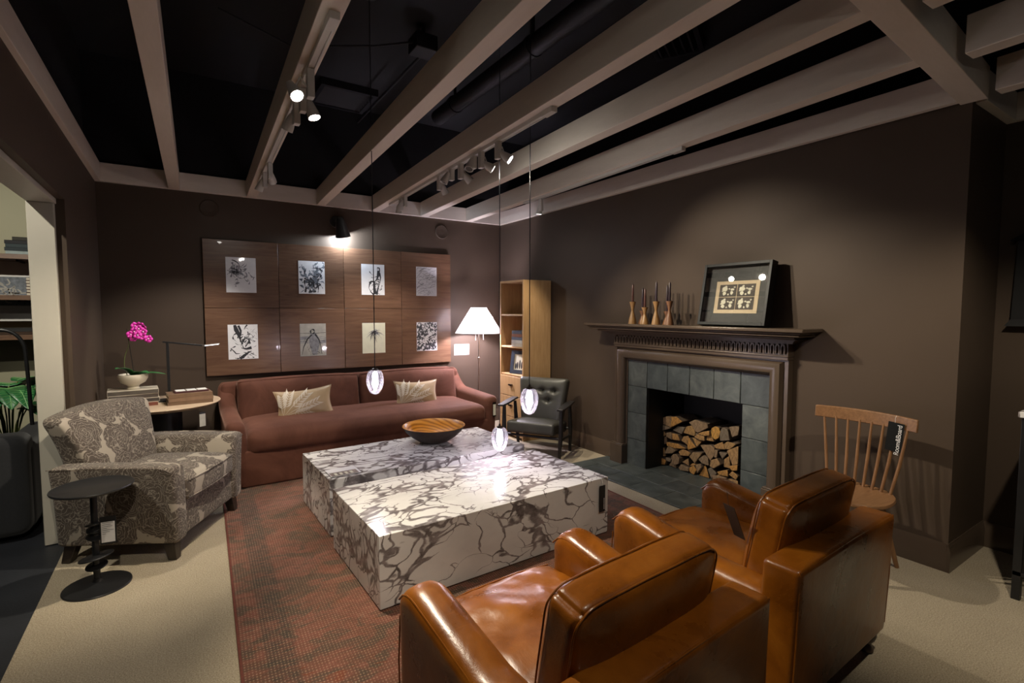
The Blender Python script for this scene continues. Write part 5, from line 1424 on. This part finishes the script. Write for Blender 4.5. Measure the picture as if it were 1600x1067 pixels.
# ================================================================== PENDANTS
def pendant(label, x, y, zc):
    t = thing('pendant_light', label, 'pendant light', (x, y, zc), 0, 'clear glass pendant lights over the marble tables')
    obj('cord', B().tube([(0, 0, 0.105), (0, 0, 3.70 - zc)], 0.0032, 8), 'ink', t)
    obj('canopy', B().lathe([(0.06, 3.725 - zc), (0.06, 3.70 - zc), (0.02, 3.69 - zc), (0.0, 3.69 - zc)], 24), 'black', t)
    obj('cap', B().lathe([(0.0, 0.118), (0.006, 0.116), (0.008, 0.100), (0.022, 0.096), (0.024, 0.078), (0.0, 0.078)], 24), 'bronze', t)
    kk = 1.12
    o_ = [(0.024, 0.088), (0.038, 0.080), (0.050, 0.055), (0.056, 0.020), (0.053, -0.020), (0.043, -0.058), (0.028, -0.082), (0.012, -0.092), (0.0, -0.094)]
    i_ = [(0.0, -0.070), (0.012, -0.066), (0.024, -0.050), (0.036, -0.015), (0.039, 0.020), (0.034, 0.050), (0.022, 0.074)]
    o_ = [o_[0]] + [(r_ * kk, z_) for r_, z_ in o_[1:]]
    obj('glass_shade', B().lathe(o_, 40, cap=False), 'pendantglass', t, angle=80)
    obj('inner_glass', B().lathe(i_, 40, cap=False), 'pendantinner', t, angle=80)
    obj('bulb', B().lathe([(0.0, -0.045), (0.006, -0.040), (0.010, -0.015), (0.009, 0.02), (0.007, 0.045), (0.006, 0.078)], 14), 'bulb', t)
    point('pendant_glow', (0, 0, -0.01), 6.5, (1.0, 0.92, 1.0), 0.03, t)
pendant('egg-shaped glass pendant hanging before the middle of the sofa', -2.462, -2.20, 0.975)
pendant('egg-shaped glass pendant hanging before the black lounge chair', -1.640, -3.00, 0.872)
pendant('lowest egg-shaped glass pendant, just over the marble tables', -1.695, -2.70, 0.548)

# ================================================================== TRACK LIGHTING
def bxat(i, y): return bx[i][0] + bx[i][1] * y
def track(i, y0, y1, dx, label):
    t = thing('track_rail', label, 'track rail')
    xa, xb = bxat(i, y0) + dx, bxat(i, y1) + dx
    d = Vector((xb - xa, y1 - y0)); L = d.length
    o = obj('rail', B().box((-0.018, 0, -0.020), (0.018, L, 0)).box((-0.018, 0, -0.024), (-0.010, L, -0.020)).box((0.010, 0, -0.024), (0.018, L, -0.020)), 'whitemetal', t, bevel=0.001)
    o.location = (xa, y0, HC); o.rotation_euler = (0, 0, math.atan2(d.y, d.x) - PI / 2)
    o = obj('end_feed', B().box((-0.02, -0.05, -0.03), (0.02, 0.05, 0)), 'whitemetal', t, bevel=0.002); o.location = (xb, y1, HC); o.rotation_euler = (0, 0, math.atan2(d.y, d.x) - PI / 2)
track(1, -0.75, -3.75, 0.012, 'white light track under the beam nearest the doorway side')
track(3, -0.55, -3.50, 0.020, 'white light track under the beam above the marble tables')
track(5, -1.40, -3.45, 0.0, 'white light track under the beam nearest the fireplace')
def head(label, x, y, to, power, angle=40, on=True, col=NEUT, drop=0.115, side=0.045, blend=0.7, off=None, group='white track spotlights'):
    t = thing('track_spotlight', label, 'spotlight', (x, y, HC - 0.022), 0, group)
    obj('driver_box', B().box((-0.016, -0.022, -drop), (0.016, 0.022, 0)), 'whitemetal', t, bevel=0.003)
    tgt = Vector(to); base = Vector((x, y, HC - 0.022))
    d0 = tgt - base; hd = Vector((d0.x, d0.y, 0)); hd = hd.normalized() if hd.length > 1e-3 else Vector((1, 0, 0))
    piv = Vector((hd.x * side, hd.y * side, -drop + 0.02)) if off is None else Vector((off[0], off[1], -drop + 0.02))
    d = (tgt - (base + piv)).normalized(); q = d.to_track_quat('-Z', 'Y').to_matrix().to_4x4()
    X = Matrix.Translation(piv) @ q
    obj('yoke', B().tube([(0, 0, -drop + 0.03), tuple(piv * 0.6 + Vector((0, 0, 0.02))), tuple(piv)], 0.006, 8), 'whitemetal', t)
    obj('can', B().lathe([(0.0, 0.045), (0.016, 0.045), (0.020, 0.030), (0.030, -0.020), (0.032, -0.045), (0.028, -0.045), (0.026, -0.035), (0.0, -0.035)], 28, X=X), 'whitemetal', t)
    obj('lens', B().lathe([(0.0, -0.037), (0.026, -0.037), (0.0265, -0.039), (0.0, -0.041)], 24, X=X), 'lens' if on else 'lensoff', t)
    if on:
        lp = base + piv + d * 0.06
        spot('spot_beam', tuple(lp), to, power, angle, blend, col, 0.028, t)
    return t
PW = 1.0
# beam track by the doorway side
head('lit track spotlight facing the camera, higher of the bright pair', -3.105, -3.30, (-2.60, -4.75, 0.6), 150 * PW, 50, off=(-0.075, -0.005), drop=0.13)
head('lit track spotlight facing the camera, lower of the bright pair', -3.092, -3.06, (-2.45, -3.6, 0.3), 170 * PW, 62, off=(0.040, -0.01))
head('lit track spotlight tilted to the armchair on the doorway-side track', -3.085, -2.86, (-3.80, -1.75, 0.6), 135 * PW, 78, side=0.05)
head('unlit track spotlight midway along the doorway-side track', -3.035, -1.55, (-2.6, -0.2, 1.5), 0, on=False)
head('lit track spotlight next to the sofa wall on the doorway-side track', -3.030, -1.23, (-3.65, -0.35, 0.75), 95 * PW, 70, side=0.05, col=(1, 0.93, 0.85))
# middle track
head('lit track spotlight at the sofa end of the middle track', -1.755, -0.93, (-1.85, -0.45, 0.5), 80 * PW, 95, side=0.04, col=(1, 0.93, 0.85))
head('unlit track spotlight second from the sofa wall on the middle track', -1.765, -1.06, (-2.4, -0.3, 0.8), 0, on=False, drop=0.10)
head('track spotlight third from the sofa wall on the middle track, turned to the lounge chair', -1.800, -1.92, (-0.45, -1.50, 0.45), 70 * PW, 45)
head('unlit track spotlight fourth from the sofa wall on the middle track', -1.812, -2.17, (-2.6, -1.9, 1.0), 0, on=False, drop=0.09)
head('lit track spotlight aimed at the mantel from the middle track\'s centre', -1.820, -2.34, (-0.1, -2.70, 1.0), 75 * PW, 60)
head('unlit track spotlight turned aside near the bright pair of the middle track', -1.830, -2.56, (-2.4, -2.9, 1.4), 0, on=False, drop=0.09)
head('lit track spotlight second from the camera on the middle track', -1.835, -2.68, (0.0, -3.50, 1.45), 100 * PW, 60)
head('lit track spotlight nearest the camera on the middle track', -1.850, -2.93, (-0.15, -4.35, 0.9), 120 * PW, 58)
# fireplace track
head('single lit track spotlight on the fireplace-side track', -0.585, -1.70, (-0.55, -1.2, 0.0), 60 * PW, 75, drop=0.12, side=0.03)
# spotlights of the bays behind the camera, on the beams over it
head('track spotlight over the foreground leather chair', -2.62, -5.60, (-2.45, -4.2, 0.5), 30 * PW, 60)
head('track spotlight over the spindle-back chair bay', -1.40, -5.62, (-0.05, -5.0, 0.55), 85 * PW, 75)
head('track spotlight over the doorway carpet', -3.80, -5.0, (-3.85, -3.0, 0.0), 75 * PW, 62)
head('track spotlight over the marble tables from behind', -2.60, -5.50, (-2.1, -2.9, 0.38), 35 * PW, 45)

# ================================================================== NEXT DISPLAY, THROUGH THE DOORWAY
def wshelf(label, z_):
    t = thing('wall_shelf', label, 'shelf', (-5.6, 1.35, z_), 0, 'walnut wall shelves in the next display')
    obj('board', B().box((-1.6, -0.30, -0.030), (0.95, 0.25, 0.018)), 'walnut', t, bevel=0.002)
    for x in (-1.2, 0.6): obj('bracket', B().box((x, -0.2, -0.05), (x + 0.02, 0.25, -0.030)), 'black', t)
ZS = [2.030, 1.625, 1.230]
wshelf('highest walnut wall shelf seen through the doorway', ZS[0]); wshelf('middle walnut wall shelf seen through the doorway', ZS[1]); wshelf('lowest walnut wall shelf seen through the doorway', ZS[2])
z = ZS[0] + 0.0185
for k, (h_, w_, col, nm) in enumerate(((0.035, 0.34, (0.30, 0.36, 0.36), 'pale blue book at the bottom of the high shelf pile'), (0.035, 0.35, (0.02, 0.03, 0.035), 'black book, second up on the high shelf'), (0.035, 0.33, (0.03, 0.045, 0.05), 'dark teal book, third up on the high shelf'),
                                    (0.035, 0.34, (0.015, 0.015, 0.018), 'black book, fourth up on the high shelf'), (0.035, 0.26, (0.03, 0.028, 0.02), 'small dark book topping the high shelf pile'))):
    book(nm, w_, 0.24, h_, col, (-4.90 + 0.02 * (k == 4), 1.25, z), R(2 - k), 'books on the high shelf beyond the doorway'); z += h_ + 0.0004
z = ZS[1] + 0.0185
for k in range(6):
    book('cream-edged book in the neat stack on the middle shelf', 0.20, 0.17, 0.030, (0.10, 0.05, 0.04), (-4.835, 1.22, z), R(180 + (k % 2) * 2), 'books on the middle shelf beyond the doorway'); z += 0.0304
tp = thing('succulent', 'tiny green plant on the middle shelf book stack', 'plant', (-4.845, 1.22, z))
for k in range(7):
    a = k * 2.4; solid(obj('leaf', B().add(*leafblade((0, 0, 0.0), (math.cos(a), math.sin(a), 0), 0.045, 0.012, (0.05, -0.01), 0.3, 6)), 'plantleaf', tp, angle=80), 0.003)
z = ZS[2] + 0.0185
for k, (h_, col, nm) in enumerate(((0.030, (0.05, 0.03, 0.02), 'dark book at the bottom of the low shelf pile'), (0.035, (0.03, 0.03, 0.03), 'black book on top of the low shelf pile'))):
    book(nm, 0.55, 0.22, h_, col, (-5.0, 1.22, z), R(k), 'books on the low shelf beyond the doorway'); z += h_ + 0.0004
def leanart(label, x, zc, w_, h_, sz):
    t = thing('framed_poster', label, 'framed poster', (x, 1.42, zc))
    obj('frame', B().box((-w_ / 2, 0, 0), (w_ / 2, 0.025, h_)), 'white', t, bevel=0.002)
    b = B().box((-w_ * 0.29, -0.002, h_ * 0.26), (w_ * 0.29, 0.0, h_ * 0.74)); p = obj('print', b, 'inkblue', t)
    b = B(); rr = random.Random(sz)
    for k in range(16):
        c = curve(rr, (0, 0), (0.04, 0.05), 6, 0.02); b.ribbon([(x_ * w_ * 2.0, h_ * 0.5 + z_ * h_ * 1.2) for x_, z_ in c], 0.012, -0.0025)
    obj('pattern', b, 'papergrey', p)
leanart('white framed blue-grey pattern print behind the middle shelf', -5.12, ZS[2] + 0.15, 0.66, 0.62, 5)

# arched black floor lamp
al = thing('arc_lamp', 'black tubular floor lamp with curved top beyond the doorway', 'floor lamp', (-4.60, -0.62, 0))
obj('pole', B().tube(smooth_path([(0, 0, 0.02), (-0.015, 0, 0.5), (-0.03, 0, 1.10), (-0.045, 0, 1.25), (-0.11, 0, 1.335), (-0.22, 0, 1.35), (-0.42, 0, 1.34)]), 0.0125, 12), 'black', al)
obj('base', B().lathe([(0.12, 0), (0.12, 0.012), (0.02, 0.02)], 32), 'black', al)
obj('shade', B().lathe([(0.03, 0.0), (0.09, -0.10), (0.087, -0.10), (0.0, -0.005)], 24, (-0.46, 0, 1.335)), 'black', al)

# leafy plant in a pot
pp = thing('house_plant', 'potted plant with big pale-veined green leaves beyond the doorway', 'house plant', (-4.95, 0.35, 0))
obj('pot', B().lathe([(0.13, 0), (0.17, 0.30), (0.165, 0.31), (0.15, 0.30), (0.0, 0.28)], 32), 'black', pp)
rr = random.Random(9)
for k in range(16):
    a = k * 2.399 + 0.4; el = rr.uniform(0.35, 0.95); rad = rr.uniform(0.08, 0.24)
    p1 = (rad * math.cos(a), rad * math.sin(a), 0.42 + el * 0.55)
    obj('stalk', B().tube([(0.03 * math.cos(a), 0.03 * math.sin(a), 0.28), (rad * 0.5 * math.cos(a), rad * 0.5 * math.sin(a), 0.35 + el * 0.35), p1], 0.006, 6), 'stem', pp)
    L, wd = rr.uniform(0.26, 0.36), rr.uniform(0.085, 0.12)
    dv = (math.cos(a), math.sin(a), 0)
    vs, fs = leafblade(p1, dv, L, wd, (0.12, -0.26), 0.18, 12)
    lf = solid(obj('leaf', B().add(vs, fs), 'plantleaf', pp, angle=80), 0.002)
    b = B()
    for i in range(1, 11):
        c_ = Vector(vs[i * 5 + 2]) + Vector((0, 0, 0.004))
        for e_, nx_ in ((0, -1), (4, 1)):
            tip = Vector(vs[min(12, i + 1) * 5 + e_]) * 0.92 + c_ * 0.08 + Vector((0, 0, 0.004))
            b.tube([tuple(c_), tuple((c_ + tip) / 2 + Vector((0, 0, 0.001))), tuple(tip)], 0.0022, 4)
    b.tube([tuple(Vector(vs[i * 5 + 2]) + Vector((0, 0, 0.004))) for i in range(13)], 0.003, 5)
    obj('vein', b, 'plantvein', lf)

# charcoal couch
co_ = thing('couch', 'charcoal fabric couch beyond the doorway, cut by the picture edge', 'couch', (-5.45, -0.92, 0))
obj('base', B().rbox((0, 0, 0.18), (0.90, 0.42, 0.15), 0.03, (6, 4, 3)), 'couch', co_)
obj('back', B().rbox((0, -0.40, 0.36), (0.95, 0.12, 0.33), 0.07, (8, 3, 6)), 'couch', co_)
for sx in (-1, 1): obj('arm', B().rbox((sx * 0.86, 0.03, 0.33), (0.10, 0.47, 0.29), 0.06, (3, 6, 5)), 'couch', co_)
for sx in (-1, 1): obj('seat_cushion', B().rbox((sx * 0.38, 0.10, 0.40), (0.37, 0.34, 0.08), 0.04, (6, 6, 2)), 'couch', co_)
for sx in (-1, 1):
    for y in (-0.35, 0.35): obj('foot', B().box((sx * 0.8 - 0.03, y - 0.03, 0), (sx * 0.8 + 0.03, y + 0.03, 0.04)), 'black', co_)
lf = thing('leaflet', 'pale blue leaflet lying on the dark floor past the doorway', 'leaflet', (-4.56, -0.86, -0.003), R(30))
M['paleblue'] = plain('pale_blue_paper', (0.35, 0.50, 0.70), 0.6, 0.05, 10)
obj('sheet', B().box((-0.07, -0.10, 0), (0.07, 0.10, 0.003)), 'paleblue', lf)
obj('fold', B().box((-0.07, -0.10, 0.003), (0.0, 0.10, 0.0045), X=Ry(R(-3))), 'white', lf)
# that display's own downlights
for k, (x, y, tx, ty, tz, p_) in enumerate(((-5.4, -1.9, -5.05, 1.6, 1.25, 230), (-4.9, -0.6, -4.95, 0.6, 0.8, 28), (-5.2, -3.2, -4.35, -1.6, 1.2, 150))):
    t = thing('downlight', ('downlight above the walnut shelves', 'downlight above the house plant', 'downlight facing the doorway lining')[k], 'downlight', (x, y, 3.2), 0, 'downlights of the next display')
    obj('stem', B().tube([(0, 0, 0.06), (0, 0, 0.55)], 0.008, 8), 'black', t)
    obj('can', B().lathe([(0.0, 0.07), (0.04, 0.07), (0.045, -0.03), (0.04, -0.03), (0.0, 0.0)], 24), 'black', t)
    spot('downlight_beam', (x, y, 3.15), (tx, ty, tz), p_, 75, 0.8, (1.0, 0.93, 0.78), 0.03, t)
